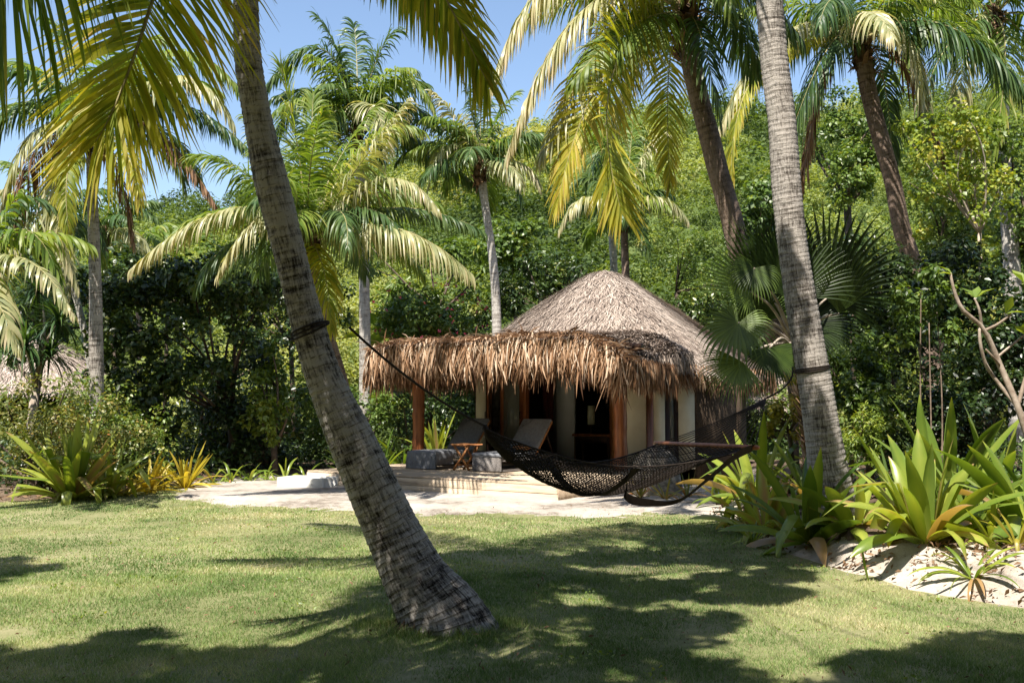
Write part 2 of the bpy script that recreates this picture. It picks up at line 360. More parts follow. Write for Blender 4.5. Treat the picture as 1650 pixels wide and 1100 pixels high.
M['hill'] = groundmat('hill ground', [(.35, (.03, .05, .012)), (.5, (.07, .10, .03)), (.65, (.12, .14, .05))], s1=.1, s2=1, fine=8, bump=1, bs=3)
M['grass'] = leafmat('grass blade', [(0, (.10, .17, .05)), (.35, (.21, .30, .10)), (.65, (.36, .40, .18)), (1, (.58, .50, .33))], rough=.6, trans=.25, spec=.2, noise=1.2)

# ------------------------------------------------------------------ ground
def interp(x, xs, ys): return np.interp(x, xs, ys)
BKY = [3, 7.6, 8.7, 10.7, 13.0, 14.6, 16.5, 19, 23]; BKX = [4.9, 4.1, 3.3, 2.95, 2.78, 2.9, 3.4, 4.1, 4.6]
def bank_d(x, y): return x - interp(y, BKY, BKX) + (fnoise(x * 1.3 + 5, y * 1.3) - .5) * .35
def bank_z(x, y):
    d = bank_d(x, y)
    return np.where(d < 0, -.03 + d * .02, .30 * smooth(d / .75) + .22 * smooth((d - .6) / 2.5) + ((fnoise(x * 3, y * 3) - .5) * .09 + (fnoise(x * 9 + 4, y * 9, 3) - .5) * .05) * smooth(d / .4) - .01)
def sand_d(x, y):
    yf = interp(x, [-8, -6.4, -5.6, -4.4, -2.9, -1.1, .7, 2, 3, 6], [22, 19.4, 17.2, 16.0, 15.3, 14.9, 14.6, 14.5, 14.0, 13.0])
    return y - yf + (fnoise(x * .9 + 9, y * .9, 4) - .5) * 1.5 + (fnoise(x * 5, y * 5 + 2, 3) - .5) * 1.0
def sand_z(x, y):
    d = sand_d(x, y); return np.clip(d * .045, -.03, .05) + (fnoise(x * 4, y * 4) - .5) * .03 * (d > 0)
def soil_d(x, y):
    yf = interp(x, [-16, -9, -8.3, -7.6, -7.0, -5.8, -4.9, -3], [14, 15.6, 16.2, 17.1, 19.2, 20.6, 21.5, 23])
    return y - yf + (fnoise(x * 1.1, y * 1.1 + 4) - .5) * .6
def soil_z(x, y):
    d = soil_d(x, y); return np.clip(d * .08, -.03, .12) + (fnoise(x * 3, y * 3) - .5) * .04 * (d > 0)

def sheet(name, xs, ys, zf, mat, label=None):
    X, Y = np.meshgrid(xs, ys); Z = zf(X, Y); m = MB(); nx = len(xs); ny = len(ys)
    i = np.arange(ny - 1)[:, None] * nx + np.arange(nx - 1)[None]
    m.add(np.stack([X, Y, Z], -1).reshape(-1, 3), np.stack([i, i + 1, i + nx + 1, i + nx], -1).reshape(-1, 4))
    return tag(m.build(name, mat, smooth_=True), label, None, None, 'structure')
def spaced(fine, far): return np.array(fine)
xs = np.concatenate([-np.geomspace(600, 14, 14), np.arange(-13.5, 14, .5), np.geomspace(14, 600, 14)])
ys = np.concatenate([-np.geomspace(300, 6, 12), np.arange(-5.5, 27, .5), np.geomspace(27, 900, 14)])
sheet('lawn', xs, ys, lambda X, Y: np.zeros_like(X) + (fnoise(X * .4, Y * .4) - .5) * .02 * (np.abs(Y) < 26), M['lawn'], 'short green lawn with dry straw coloured patches')
sheet('sand', np.arange(-9, 6, .1), np.arange(13, 25, .1), lambda X, Y: np.where(sand_d(X, Y) > -.6, sand_z(X, Y), -.06), M['sand'], 'pale sand in front of the hut and deck')
sheet('soil', np.arange(-18, 16, .2), np.arange(13, 27, .2), lambda X, Y: np.where(X < 0, soil_z(X, Y), np.where(Y > 22.5, .1, -.05)), M['soil'], 'dark leafy soil under the hedge')
sheet('sandy_bank', np.arange(2.4, 14, .05), np.arange(3, 22, .05), bank_z, M['bank'], 'raised sandy planting bank at the lawn edge')

# hill
def crest(q):      # pixel height of the ridge by direction
    px = 825 + q * F
    y = interp(px, [-600, 0, 180, 330, 560, 700, 850, 1000, 1200, 1450, 1700, 2300], [400, 345, 318, 290, 235, 205, 170, 148, 128, 112, 100, 80])
    return (650 - y) / F
def hill_z(X, Y):
    q = X / np.maximum(Y, 1); yc = 74.0
    h = crest(q) * yc - 1.6
    t = (Y - 27) / (yc - 27)
    z = np.where(t < 1, h * (np.clip(t, 0, 1) ** 1.12), h * (1 - .5 * smooth((t - 1) / 1.5)))
    n = (fnoise(X * .07 + 3, Y * .07, 3) - .5) * 5 * smooth(t * 2.2) * np.where(t < .9, 1, .3)
    return np.where(t < 0, -.4, z + n + 1.0 * smooth(t * 8) - .2)
sheet('hill', np.linspace(-110, 120, 170), np.linspace(26, 180, 120), hill_z, M['hill'], 'steep hill covered in green scrub')

# ------------------------------------------------------------------ grass blades
m = MB(); 
for (y0, y1, dens, h, w) in [(5.0, 7, 9000, .031, .0025), (7, 9.5, 5600, .031, .0032), (9.5, 13, 2200, .028, .0050), (13, 17, 1200, .026, .007), (17, 22, 600, .026, .010)]:
    wmax = .56 * y1 + .3; n = int(dens * (y1 - y0) * 2 * wmax)
    x = rng.uniform(-wmax, wmax, n); y = rng.uniform(y0, y1, n)
    bald = fnoise(x * 1.7 + 40, y * 1.7 + 3, 4)
    k = (np.abs(x) < .56 * y + .3) & (sand_d(x, y) < rng.uniform(-.7, .1, n) + .9 * (rng.random(n) < .12)) & (bank_d(x, y) < rng.uniform(-.1, .06, n)) & (soil_d(x, y) < .05) & (bald > rng.uniform(.18, .42, n))
    x = x[k]; y = y[k]; n = len(x)
    a = rng.uniform(0, 2 * math.pi, n); ln = rng.normal(0, .5, (n, 2)); hh = h * rng.uniform(.5, 1.25, n) * (.55 + 1.0 * fnoise(x * 5 + 2, y * 5, 3))
    b = np.stack([x, y, np.full(n, -.006)], 1); tip = b + np.stack([ln[:, 0] * hh, ln[:, 1] * hh, hh], 1)
    s = np.stack([np.cos(a) * w, np.sin(a) * w, np.zeros(n)], 1)
    v = np.stack([b - s, b + s, tip], 1).reshape(-1, 3)
    tt = np.clip(.34 + (fnoise(x * .8, y * .8, 4) - .5) * 1.9 + (fnoise(x * 4 + 3, y * 4, 2) - .5) * .5 + rng.normal(0, .2, n), 0, 1)
    m.add(v, t=np.arange(3 * n).reshape(-1, 3), tint=np.repeat(tt, 3))
g = m.build('lawn_grass', M['grass']); tag(g, 'short mown grass blades covering the lawn', 'grass', kind='stuff')

# ------------------------------------------------------------------ palms
UP = np.array([0, 0, 1.0])
def trunk_mb(P, R, spacing=.06, amp=.006, seg=20, step=.015, flare=0):
    P = np.asarray(P, float); R = np.asarray(R, float)
    L0 = np.linalg.norm(np.diff(P, axis=0), axis=1).sum(); n = int(L0 / step) + 8
    Q = catmull(np.column_stack([P, R]), n); C = Q[:, :3]; r = Q[:, 3]
    al = np.concatenate([[0], np.cumsum(np.linalg.norm(np.diff(C, axis=0), axis=1))])
    rr = np.random.default_rng(int(abs(C[0, 0] * 977 + C[0, 1] * 131)) + 5)
    edges = np.cumsum(rr.uniform(.65, 1.35, int(al[-1] / spacing * 1.6) + 5) * spacing) - .1
    th = np.linspace(0, 2 * math.pi, seg, endpoint=False)
    tilt = rr.uniform(-.016, .016, 2)
    A = al[:, None] + tilt[0] * np.cos(th) + tilt[1] * np.sin(th) + (fnoise(np.cos(th)[None] * 2 + 7, al[:, None] * 3 + np.sin(th)[None] * 2) - .5) * spacing * .8
    k = np.searchsorted(edges, A); k = np.clip(k, 1, len(edges) - 1)
    f = (A - edges[k - 1]) / (edges[k] - edges[k - 1]); f = np.clip(f, 0, 1)
    rad = r[:, None] + amp * (1 - f) - amp * .5 + (fnoise(np.cos(th)[None] * 1.3 + 3, al[:, None] * 1.2 + np.sin(th)[None]) - .5) * .1 * r[:, None]
    if flare:
        w = np.exp(-al / .33)[:, None]; rad = rad * (1 + flare * w * (.5 + .9 * fnoise(np.cos(th)[None] * 2.3 + 3, np.sin(th)[None] * 2.3 + 9) + .12 * np.sin(th * 9)[None]))
    T = nrm(np.gradient(C, axis=0))
    if flare: T = nrm(T + UP * 1.2 * np.exp(-np.clip(al - .1, 0, None) / .35)[:, None])
    u = np.cross(T, (0, 1, 0)); u = nrm(u); b = np.cross(T, u)
    v = C[:, None] + rad[..., None] * (u[:, None] * np.cos(th)[None, :, None] + b[:, None] * np.sin(th)[None, :, None])
    tint = np.clip(np.minimum(f, 1.0) * 3.0, 0, 1)
    bark = np.stack([r[:, None] * np.cos(th)[None], r[:, None] * np.sin(th)[None], np.broadcast_to(al[:, None], rad.shape)], -1)
    i = np.arange(len(C) - 1)[:, None] * seg; j = np.arange(seg)[None]; j2 = (j + 1) % seg
    q = np.stack([i + j, i + j2, i + seg + j2, i + seg + j], -1).reshape(-1, 4)
    m = MB(); m.add(v.reshape(-1, 3), q, tint=tint.ravel(), bark=bark.reshape(-1, 3)); return m

def frond_mb(P, L=.8, hw=.02, gap=.036, hang=.35, tint=.45, start=.14, vee=.2, seed=0, sparse=0.0, tiptint=.2, twist=0.0, spread=1.0, longtip=0.0):
    r = np.random.default_rng(seed); m = MB()
    C = catmull(P, 48); al = np.concatenate([[0], np.cumsum(np.linalg.norm(np.diff(C, axis=0), axis=1))]); Lr = al[-1]
    T = nrm(np.gradient(C, axis=0)); S_ = np.cross(T, UP)
    bad = np.linalg.norm(S_, axis=1) < .15
    hor = nrm((C[-1] - C[0])[None] * np.array([1, 1, 0]) + 1e-6)[0]
    S_[bad] = np.cross(hor, UP); S_ = nrm(S_)
    if twist:
        Up0 = np.cross(S_, T); S_ = nrm(S_ * math.cos(twist) + Up0 * math.sin(twist))
    Up_ = nrm(np.cross(S_, T))
    rt = np.interp(np.linspace(0, 1, 48), [0, .1, .4, 1], [.045, .026, .014, .003]) * min(1.2, Lr / 3.5)
    m.tube(C[::2], rt[::2], k=5, tint=.6, cap=False, mi=1)
    n = max(10, int(Lr * (1 - start) / gap))
    for side in (-1, 1):
        t = np.linspace(start, .995, n) + r.normal(0, .15 / n, n); t = np.clip(t, start, .998)
        if sparse: t = t[r.random(n) > sparse]
        k = len(t); f = lambda A: np.stack([np.interp(t * Lr, al, A[:, i]) for i in range(3)], 1)
        b = f(C); tt = nrm(f(T)); ss = nrm(f(S_)) * side; uu = nrm(f(Up_))
        ang = np.interp(t, [0, .3, .7, 1], [1.25, 1.1, .85, .35]) * spread + r.normal(0, .07, k)
        be = vee + r.normal(0, .16, k)
        d = tt * np.cos(ang)[:, None] + (ss * np.cos(be)[:, None] + uu * np.sin(be)[:, None]) * np.sin(ang)[:, None]
        ln = L * np.interp(t, [0, .14, .32, .6, .85, 1], [.35, .65, 1, .92 + .1 * longtip, .65 + .3 * longtip, .4 + .2 * longtip]) * r.uniform(.85, 1.1, k)
        K = 6; pts = [b]; ds = [d]; hg = hang * r.uniform(.6, 1.5, k)[:, None]
        for s in range(1, K):
            d = nrm(d - UP * hg * (.5 + .28 * s) + r.normal(0, .02, (k, 3))); pts.append(pts[-1] + d * (ln / (K - 1))[:, None]); ds.append(d)
        P3 = np.stack(pts, 1); D = np.stack(ds, 1)
        wv = tt[:, None] - (np.sum(tt[:, None] * D, -1, keepdims=True)) * D; wv = nrm(wv)
        nn = np.cross(D, wv); tw = r.normal(0, .35, k)[:, None, None] + np.linspace(0, 1, K)[None, :, None] * r.normal(0, .5, k)[:, None, None]
        wv = wv * np.cos(tw) + nn * np.sin(tw)
        wp = np.array([.55, 1, 1, .85, .5, .06])[None, :, None] * hw * r.uniform(.8, 1.15, k)[:, None, None]
        ti = np.clip((tint + r.normal(0, .13, k))[:, None] + np.linspace(-.05, tiptint, K)[None] ** 1 + (t * .12)[:, None], 0, 1)
        m.ribbons(P3, wv * wp, tint=ti)
    return m

def arc(c, mid, tip):
    c, mid, tip = map(np.asarray, (c, mid, tip)); k = 2 * mid - .5 * (c + tip); t = np.linspace(0, 1, 9)[:, None]
    return c * (1 - t) ** 2 + 2 * k * t * (1 - t) + tip * t ** 2
def spray(c, az, el, L, bend):
    n = 12; p = [np.array(c, float)]; 
    for i in range(n):
        e = el - bend * ((i + .5) / n) ** 1.1
        p.append(p[-1] + np.array([math.cos(az) * math.cos(e), math.sin(az) * math.cos(e), math.sin(e)]) * L / n)
    return np.array(p)
MODE = {'g': ('frond', .42), 'd': ('frond_deep', .45), 'y': ('frond_yellow', .45), 'p': ('frond_pale', .5), 'x': ('frond_dead', .5)}
def palm(label, tr, crown, specs, bark, group='coconut palms around the lawn and hut', ext=0, L=3.2, leaf=.8, hw=.02, gap=.04, seg=16, spacing=.07,
         step=.02, amp=.005, flare=0, extmode='gd', seed=1, cat='palm tree', els=(75, -15), azr=(0, 2 * math.pi), shaft=.18, hangx=.3, dx=0, ws=1.0):
    P = [at(a + dx, b, y) for a, b, w, y in tr]; R = [w * ws / 2 / F * y for a, b, w, y in tr]
    gz = float(hill_z(np.array([P[0][0]]), np.array([P[0][1]]))[0]) if P[0][1] > 27 else 0.0
    if P[0][2] > gz - .3:
        sl = (P[0] - P[1]) / (P[1][2] - P[0][2]); P.insert(0, P[0] + sl * (P[0][2] - gz + .35) * np.array([.6, .6, 1])); R.insert(0, R[0] * 1.25)
    C = at(*crown); base = P[0].copy()
    t = root('coconut_palm', (base[0], base[1], max(0, base[2])), label, cat, group)
    trunk_mb(P, R, spacing, amp, seg, step, flare).build('trunk', M[bark], t, smooth_=True)
    # fibre sheath where the fronds leave the trunk
    r = np.random.default_rng(seed); f = MB(); n = 160; az = r.uniform(0, 2 * math.pi, n); el = r.uniform(-.2, 1.3, n)
    d = np.stack([np.cos(az) * np.cos(el), np.sin(az) * np.cos(el), np.sin(el)], 1); rr = shaft * r.uniform(.5, 1.1, n)
    b = C + d * rr[:, None] * .5 - UP * r.uniform(.0, 3.0, n)[:, None] * shaft; P3 = np.stack([b, b + d * rr[:, None] * .6 + UP * .12, b + d * rr[:, None] * 1.2 + UP * r.uniform(-.3, .3, n)[:, None] * shaft * 2], 1)
    W = nrm(np.cross(d, UP))[:, None] * np.array([1.0, .8, .15])[None, :, None] * shaft * .22
    f.ribbons(P3, W, tint=r.uniform(0, 1, n)); f.tube([P[-1] - UP * .1, C - UP * shaft, C + UP * shaft * 1.2], [R[-1] * 1.05, shaft * .8, shaft * .35], k=10, tint=.3)
    f.build('leaf_sheath', M['fibre'], t)
    k = 0
    for s in specs:
        mx, my, md, tx, ty, td, mode = s[:7]; lf = s[7] if len(s) > 7 else leaf; hg = s[8] if len(s) > 8 else hangx; tw = s[9] if len(s) > 9 else 0; sp = s[10] if len(s) > 10 else 1.0; lt = s[11] if len(s) > 11 else 0.0
        mat, ti = MODE[mode]; k += 1
        fm = frond_mb(arc(C, at(mx, my, crown[2] + md), at(tx, ty, crown[2] + td)), lf, hw, gap, hg, ti + r.normal(0, .05), seed=seed * 100 + k, twist=tw, spread=sp, longtip=lt,
                      sparse=.25 if mode == 'x' else 0)
        fm.build('frond', [M[mat], M['rachis']], t)
    for i in range(ext):
        az = azr[0] + (azr[1] - azr[0]) * ((i * .618 + r.uniform(0, .1)) % 1); q = (i + .5) / ext; el = R_(els[0] + (els[1] - els[0]) * q)
        mat, ti = MODE[extmode[i % len(extmode)]]
        fm = frond_mb(spray(C, az, el, L * r.uniform(.85, 1.1), R_(75 + 25 * r.random())), leaf, hw, gap, hangx, ti + r.normal(0, .06), seed=seed * 100 + 50 + i)
        fm.build('frond', [M[mat], M['rachis']], t)
    return t

# foreground leaning palm; its crown is above the picture
palm('big leaning palm in the foreground, brown ringed trunk flared at its foot in the lawn',
     [(740, 1085, 190, 7.3), (731, 1035, 165, 7.3), (713, 985, 142, 7.32), (676, 930, 118, 7.35), (640, 860, 104, 7.4), (612, 800, 97, 7.4), (567, 700, 87, 7.4), (524, 600, 68, 7.38), (495, 500, 62, 7.35), (470, 400, 61, 7.3), (444, 300, 66, 7.25), (422, 200, 56, 7.2), (405, 100, 53, 7.1), (401, 0, 48, 7.05), (399, -150, 46, 6.95), (398, -330, 44, 6.85), (398, -520, 44, 6.8)],
     (398, -575, 6.8),
     [(258, -40, -.7, 150, 235, -.9, 'y', .95, .07, 1.45, 1.22, .6), (150, -330, -2.2, -40, -60, -3.4, 'g', .95, .25, .8), (330, -420, -2, 260, -330, -3.6, 'g', .9, .35), (440, -470, -2, 470, -380, -3.4, 'g', .9, .35), (230, -500, -.7, 60, -330, -1.6, 'g', .9), (290, -450, -.5, 205, -200, -1.1, 'g', .9, .3), (370, -430, -1.0, 330, -170, -1.7, 'g', .9, .3), (330, -500, -.6, 290, -330, -1.4, 'g', .9), (240, -560, -2.2, 150, -620, -3.8, 'g', .9), (500, -330, -1, 560, -200, -1.6, 'g', .9), (70, -170, -1.9, -130, 50, -2.5, 'g', 1.0, .07, 1.45, 1.05, 1), (170, -330, -1.2, 20, -150, -1.8, 'g', .8, .1, 1.3, 1.1, 1),
      (655, -120, -.1, 787, 138, .1, 'y', .75, .20, .9, 1.0, .2), (600, -150, .3, 745, 50, .5, 'g', .75, .22, .8), (560, -420, 1.2, 760, -330, 2.8, 'g'), (300, -460, 1.3, 60, -380, 2.6, 'g'), (330, -760, -.6, 200, -900, -1.2, 'g'), (520, -800, .6, 700, -860, 1.0, 'g'),
      (140, -420, .2, -120, -230, .6, 'g', .8, .3), (300, -190, .8, 275, -10, 1.2, 'g', .7, .2, .8)],
     'bark_near', seg=40, spacing=.062, step=.009, amp=.0065, flare=.55, gap=.021, hw=.0125, seed=1, ext=0, dx=-5, ws=.84)
# tall grey palm on the right
palm('tall grey ringed palm on the planting bank, hammock rope tied round it',
     [(1352, 850, 78, 11), (1338, 780, 66, 11), (1326, 700, 57, 11), (1310, 600, 52, 11), (1293, 500, 50, 11), (1278, 400, 47, 11), (1267, 300, 47, 11), (1260, 200, 45, 11), (1248, 100, 45, 11), (1240, 0, 44, 11), (1230, -150, 42, 11), (1222, -330, 40, 11), (1216, -400, 40, 11)],
     (1214, -430, 11.0),
     [(1330, -330, -1, 1440, -60, -1.5, 'g', .85), (1100, -330, -1, 1000, -60, -1.5, 'g', .85), (1400, -420, 1, 1570, -200, 1.5, 'g'), (1060, -500, 1, 880, -330, 1.5, 'g')],
     'bark_grey', seg=28, spacing=.055, step=.014, amp=.007, gap=.03, hw=.016, seed=2, ext=6, L=3.4, els=(70, 20))
# palm behind the hut's right side, fronds hanging over the roof
palm('leaning brown palm behind the fan palm, yellowing fronds hanging over the thatched roof',
     [(1322, 800, 46, 14.5), (1300, 640, 42, 14.5), (1244, 520, 38, 14.5), (1197, 420, 36, 14.5), (1178, 350, 35, 14.5), (1158, 280, 34, 14.5), (1143, 220, 34, 14.5), (1127, 160, 33, 14.5), (1114, 100, 34, 14.5), (1107, 50, 36, 14.5)],
     (1106, 22, 14.5),
     [(930, -60, -.6, 795, 125, -1, 'p', .95, .5), (955, 5, -.9, 820, 240, -1.2, 'p', .85, .45), (1000, 50, -.6, 872, 250, -.9, 'p', .85, .35, .6, 1.1), (985, 100, -.9, 897, 330, -1, 'y', .75, .15, .9, 1.15, .4),
      (990, 110, -1.5, 1002, 345, -1.9, 'y', .85, .06, 1.5, 1.2, .8), (1078, 110, .9, 1080, 300, 1.1, 'y', .65, .12, .4, 1.1), (1040, 80, .5, 985, 220, .8, 'p', .8, .3, .8, 1.1), (1020, 40, -1.0, 925, 130, -1.6, 'g', .9, .3, .7), (1165, 0, .5, 1225, 110, .8, 'd', .8, .4), (1180, -30, -.6, 1290, 60, -1, 'd', .8, .4),
      (900, -100, .4, 780, -60, .6, 'p', .9, .5), (1020, -80, 1.2, 960, 0, 2.2, 'g'), (1060, -70, -1.3, 1010, -30, -2.4, 'y'), (1140, -90, 0, 1200, -110, 0, 'g'), (1100, -110, .8, 1060, -140, 1.4, 'g'), (1130, 60, -.5, 1160, 190, -.7, 'd', .7)],
     'bark_brown', seg=20, gap=.030, hw=.016, seed=3, ext=7, L=2.6, els=(60, 20), shaft=.26)
palm('slim brown palm leaning left above the right shrubs, with a red brown dead frond',
     [(1480, 470, 30, 19), (1453, 370, 28, 19), (1440, 300, 27, 19), (1424, 240, 27, 19), (1410, 190, 27, 19), (1398, 140, 27, 19), (1391, 95, 28, 19)],
     (1389, 68, 19),
     [(1270, 50, -.6, 1155, 215, -1, 'p', .85, .45), (1225, 110, -1, 1180, 330, -1.2, 'y', .6, .3), (1520, 40, -1, 1668, 165, -1.4, 'd', 1.1, .5), (1460, 60, -.6, 1490, 215, -.8, 'p', .9, .35), (1450, 95, -.3, 1535, 300, -.6, 'x', .8, .4),
      (1330, 110, .3, 1290, 330, .3, 'x', 1.0, .5), (1340, 70, -.8, 1270, 230, -1, 'd', 1.0, .5), (1330, 10, 0, 1270, 60, 0, 'g', .9), (1420, 0, .5, 1480, -30, .5, 'g', .9), (1480, 10, .7, 1580, 50, 1.2, 'g', 1), (1350, 0, -1.5, 1320, 40, -2.6, 'd', .9, .5), (1400, 20, -1.5, 1440, 60, -2.6, 'p', .9, .4), (1420, 110, .8, 1440, 270, 1, 'd', .9, .4)],
     'bark_brown', seg=16, gap=.034, hw=.019, seed=4, ext=9, L=3, els=(70, 30), shaft=.24, spacing=.09)
palm('blue green palm at the top right corner, arching feathery fronds',
     [(1640, 640, 30, 22), (1628, 400, 26, 22), (1615, 200, 24, 22), (1605, 60, 24, 22)], (1603, 25, 22),
     [(1520, 10, -.6, 1455, 110, -.9, 'g', 1.1, .4), (1560, 60, -.5, 1545, 240, -.6, 'p', 1.0, .4), (1620, 90, -.6, 1600, 250, -.8, 'g', .9), (1530, 70, -1, 1480, 190, -1, 'd', 1), (1660, 70, 0, 1720, 200, 0, 'g'), (1560, -40, 0, 1480, -20, 0, 'g', 1), (1640, -30, 0, 1720, 10, 0, 'g', 1)],
     'bark_pale', seg=12, gap=.042, hw=.022, seed=5, ext=9, L=3.2, els=(70, 10), shaft=.22, spacing=.1)
palm('straight grey palm at the left with dead and yellowing drooping fronds',
     [(158, 770, 24, 19), (155, 580, 22, 19), (154, 480, 20, 19), (151, 380, 18, 19), (148, 300, 16, 19), (147, 240, 16, 19)], (148, 205, 19),
     [(270, 85, -.5, 392, 150, -.8, 'g', .8, .35), (280, 125, -.8, 375, 195, -1, 'p', .85, .4), (275, 165, .4, 400, 240, .6, 'd', .8, .4), (245, 205, -.3, 350, 335, -.4, 'x', .6, .5), (40, 165, -.6, -60, 280, -.9, 'd', .9, .4), (60, 210, -.9, 5, 330, -1.1, 'p', .8, .4),
      (90, 290, -.7, 125, 460, -.9, 'p', .7, .45), (110, 270, -.9, 115, 400, -1.2, 'y', .6, .4), (60, 250, .5, 30, 370, .6, 'x', .9, .5), (190, 280, .4, 215, 390, .5, 'x', .7, .4), (200, 240, -.9, 225, 330, -1.3, 'y', .7, .4), (60, 110, .4, -20, 120, .6, 'g', .8), (210, 90, .6, 270, 60, 1, 'g', .8), (120, 90, 0, 80, 30, 0, 'g'), (170, 100, -1, 190, 60, -1.6, 'g')],
     'bark_grey', seg=16, gap=.034, hw=.019, seed=6, ext=9, L=2.8, els=(70, 10), shaft=.22, spacing=.09)
palm('short young palm with long bright green fronds behind the leaning trunk',
     [(590, 780, 30, 16.5), (545, 610, 28, 16.5), (508, 480, 26, 16.5), (497, 410, 28, 16.5)], (496, 385, 16.5),
     [(380, 335, -.9, 212, 432, -1.2, 'p', .62, .42), (395, 280, -.5, 312, 250, -.8, 'g', .8, .25), (478, 230, .3, 452, 105, .2, 'g', .8, .12), (545, 260, .6, 610, 165, .9, 'g', .7, .25), (565, 285, -.6, 655, 165, -.9, 'p', .65, .3),
      (610, 290, -.6, 705, 335, -1, 'p', .6, .4), (630, 335, -.3, 778, 372, -.4, 'd', .55, .45), (625, 365, -.9, 757, 438, -1.2, 'p', .8, .5), (520, 430, -.6, 535, 530, -.8, 'y', .6, .25), (425, 350, -.8, 352, 440, -1, 'p', .6, .4), (410, 400, .4, 360, 440, .5, 'd', .6),
      (500, 270, -1.2, 520, 180, -2.0, 'g', .7, .3), (445, 270, .7, 400, 190, 1, 'g', .7, .25), (545, 340, -1.2, 560, 400, -2, 'd', .7, .4), (470, 300, -1.3, 440, 300, -2.3, 'g', .7, .4), (590, 230, 0, 680, 210, 0, 'g', .7, .3), (500, 260, 1, 505, 150, 1.5, 'g', .7, .2), (560, 330, .5, 640, 300, .9, 'd', .7, .4)],
     'bark_brown', seg=14, gap=.028, hw=.015, seed=7, ext=10, L=2.4, els=(60, 15), shaft=.26, group='coconut palms around the lawn and hut')
palm('pale grey palm behind the young palm, blue green crown against the sky',
     [(588, 660, 20, 24), (588, 540, 18, 24), (586, 420, 17, 24), (582, 320, 16, 24), (577, 240, 15, 24)], (575, 200, 24),
     [(520, 80, -.5, 428, 140, -.8, 'd', 1.0, .3), (545, 90, 0, 515, 30, 0, 'd', 1.0, .2), (610, 90, 0, 640, 50, 0, 'd', 1, .2), (640, 125, -.6, 695, 165, -.9, 'g', 1.1, .35), (500, 150, .4, 440, 230, .5, 'd', 1), (640, 190, .3, 700, 270, .3, 'd', 1), (575, 100, 1, 570, 40, 1.4, 'd', 1), (540, 180, -1, 500, 250, -1.4, 'g', .9), (600, 170, -1.2, 625, 240, -1.8, 'p', .9), (660, 220, .5, 770, 300, .7, 'd', .9, .5)],
     'bark_pale', seg=14, gap=.04, hw=.022, seed=8, ext=16, L=2.5, els=(80, 0), extmode='dg', shaft=.2, spacing=.1)
palm('thin pale palm standing just left of the roof, short upright crown',
     [(801, 620, 17, 24), (800, 510, 15, 24), (796, 440, 14, 24), (789, 380, 13, 24), (781, 325, 13, 24), (776, 290, 15, 24)], (773, 268, 24),
     [(762, 190, 0, 742, 118, 0, 'd', .6, .15), (800, 195, 0, 830, 150, .2, 'g', .7, .2), (710, 195, -.4, 615, 212, -.6, 'd', .7, .4), (720, 235, -.6, 690, 300, -.8, 'p', .6), (825, 225, -.4, 885, 275, -.5, 'g', .7), (815, 260, -.6, 840, 330, -.8, 'd', .6), (740, 200, -.5, 700, 150, -.8, 'p', .7), (775, 180, .4, 780, 110, .6, 'd', .7), (700, 230, .6, 640, 260, .8, 'd', .7), (850, 215, .5, 900, 240, .7, 'd', .7)],
     'bark_pale', seg=14, gap=.04, hw=.02, seed=9, ext=12, L=2.0, els=(70, 10), extmode='dgp', shaft=.2, spacing=.1)
palm('slim pale palm straight behind the roof peak, small arching crown',
     [(1012, 540, 15, 28), (1008, 440, 13, 28), (1006, 370, 12, 28)], (1005, 345, 28),
     [(945, 318, -.5, 902, 368, -.7, 'p', .8, .4), (1060, 318, -.5, 1107, 352, -.7, 'p', .8, .4), (1045, 235, 0, 1085, 222, -.2, 'p', .9, .3), (1050, 280, 0, 1095, 290, 0, 'g', .8, .3), (1030, 370, -.6, 1048, 420, -.8, 'd', .7), (985, 260, 0, 950, 230, 0, 'g', .8), (1015, 250, .4, 1020, 190, .6, 'g', .8), (960, 290, .5, 920, 300, .7, 'd', .8)],
     'bark_brown', seg=12, gap=.04, hw=.022, seed=10, ext=8, L=1.9, els=(70, 10), extmode='dg', shaft=.2, spacing=.1)
palm('very thin pale trunked palm left of the roof peak, crown hidden in hanging fronds',
     [(992, 540, 13, 29.5), (989, 430, 12, 29.5), (985, 360, 12, 29.5), (982, 280, 11, 29.5)], (981, 255, 29.5),
     [(950, 200, 0, 920, 220, 0, 'g', .8), (1010, 195, 0, 1040, 210, 0, 'g', .8), (980, 190, 0, 975, 140, 0, 'g', .8), (960, 250, -.8, 945, 300, -1, 'd', .8)],
     'bark_pale', seg=10, gap=.07, hw=.032, seed=11, ext=4, L=1.9, els=(70, 10), extmode='dg', shaft=.18, spacing=.1)
palm('small leaning palm at the left edge, pale fronds over the dark pandanus',
     [(146, 590, 12, 22), (128, 500, 11, 22), (108, 430, 11, 22), (90, 370, 12, 22)], (82, 345, 22),
     [(60, 320, -.5, 20, 350, -.9, 'd', .9), (40, 360, -.8, 5, 440, -1, 'p', .8, .4), (100, 385, -.9, 108, 470, -1.4, 'p', .7, .4), (130, 330, 0, 165, 390, 0, 'd', .8), (90, 290, 0, 110, 240, 0, 'g', .8), (50, 290, 0, 10, 260, 0, 'g', .8)],
     'bark_pale', seg=10, gap=.04, hw=.022, seed=12, ext=6, L=2.2, els=(60, -10), extmode='dpg', shaft=.2)
palm('low palm at the left edge, grey green frond sweeping down to the grey trunk',
     [(-45, 760, 26, 15), (-40, 600, 26, 15), (-32, 460, 26, 15)], (-30, 425, 15),
     [(40, 370, -.3, 98, 455, -.4, 'g', .6, .3), (45, 420, -.7, 118, 505, -1, 'p', .5, .35), (0, 360, 0, 30, 310, 0, 'g', .6), (20, 330, .4, 80, 330, .6, 'd', .6), (-10, 470, -.8, 30, 560, -1.1, 'p', .6)],
     'bark_brown', seg=12, gap=.05, hw=.024, seed=13, ext=3, L=1.8, els=(60, 10), shaft=.2)
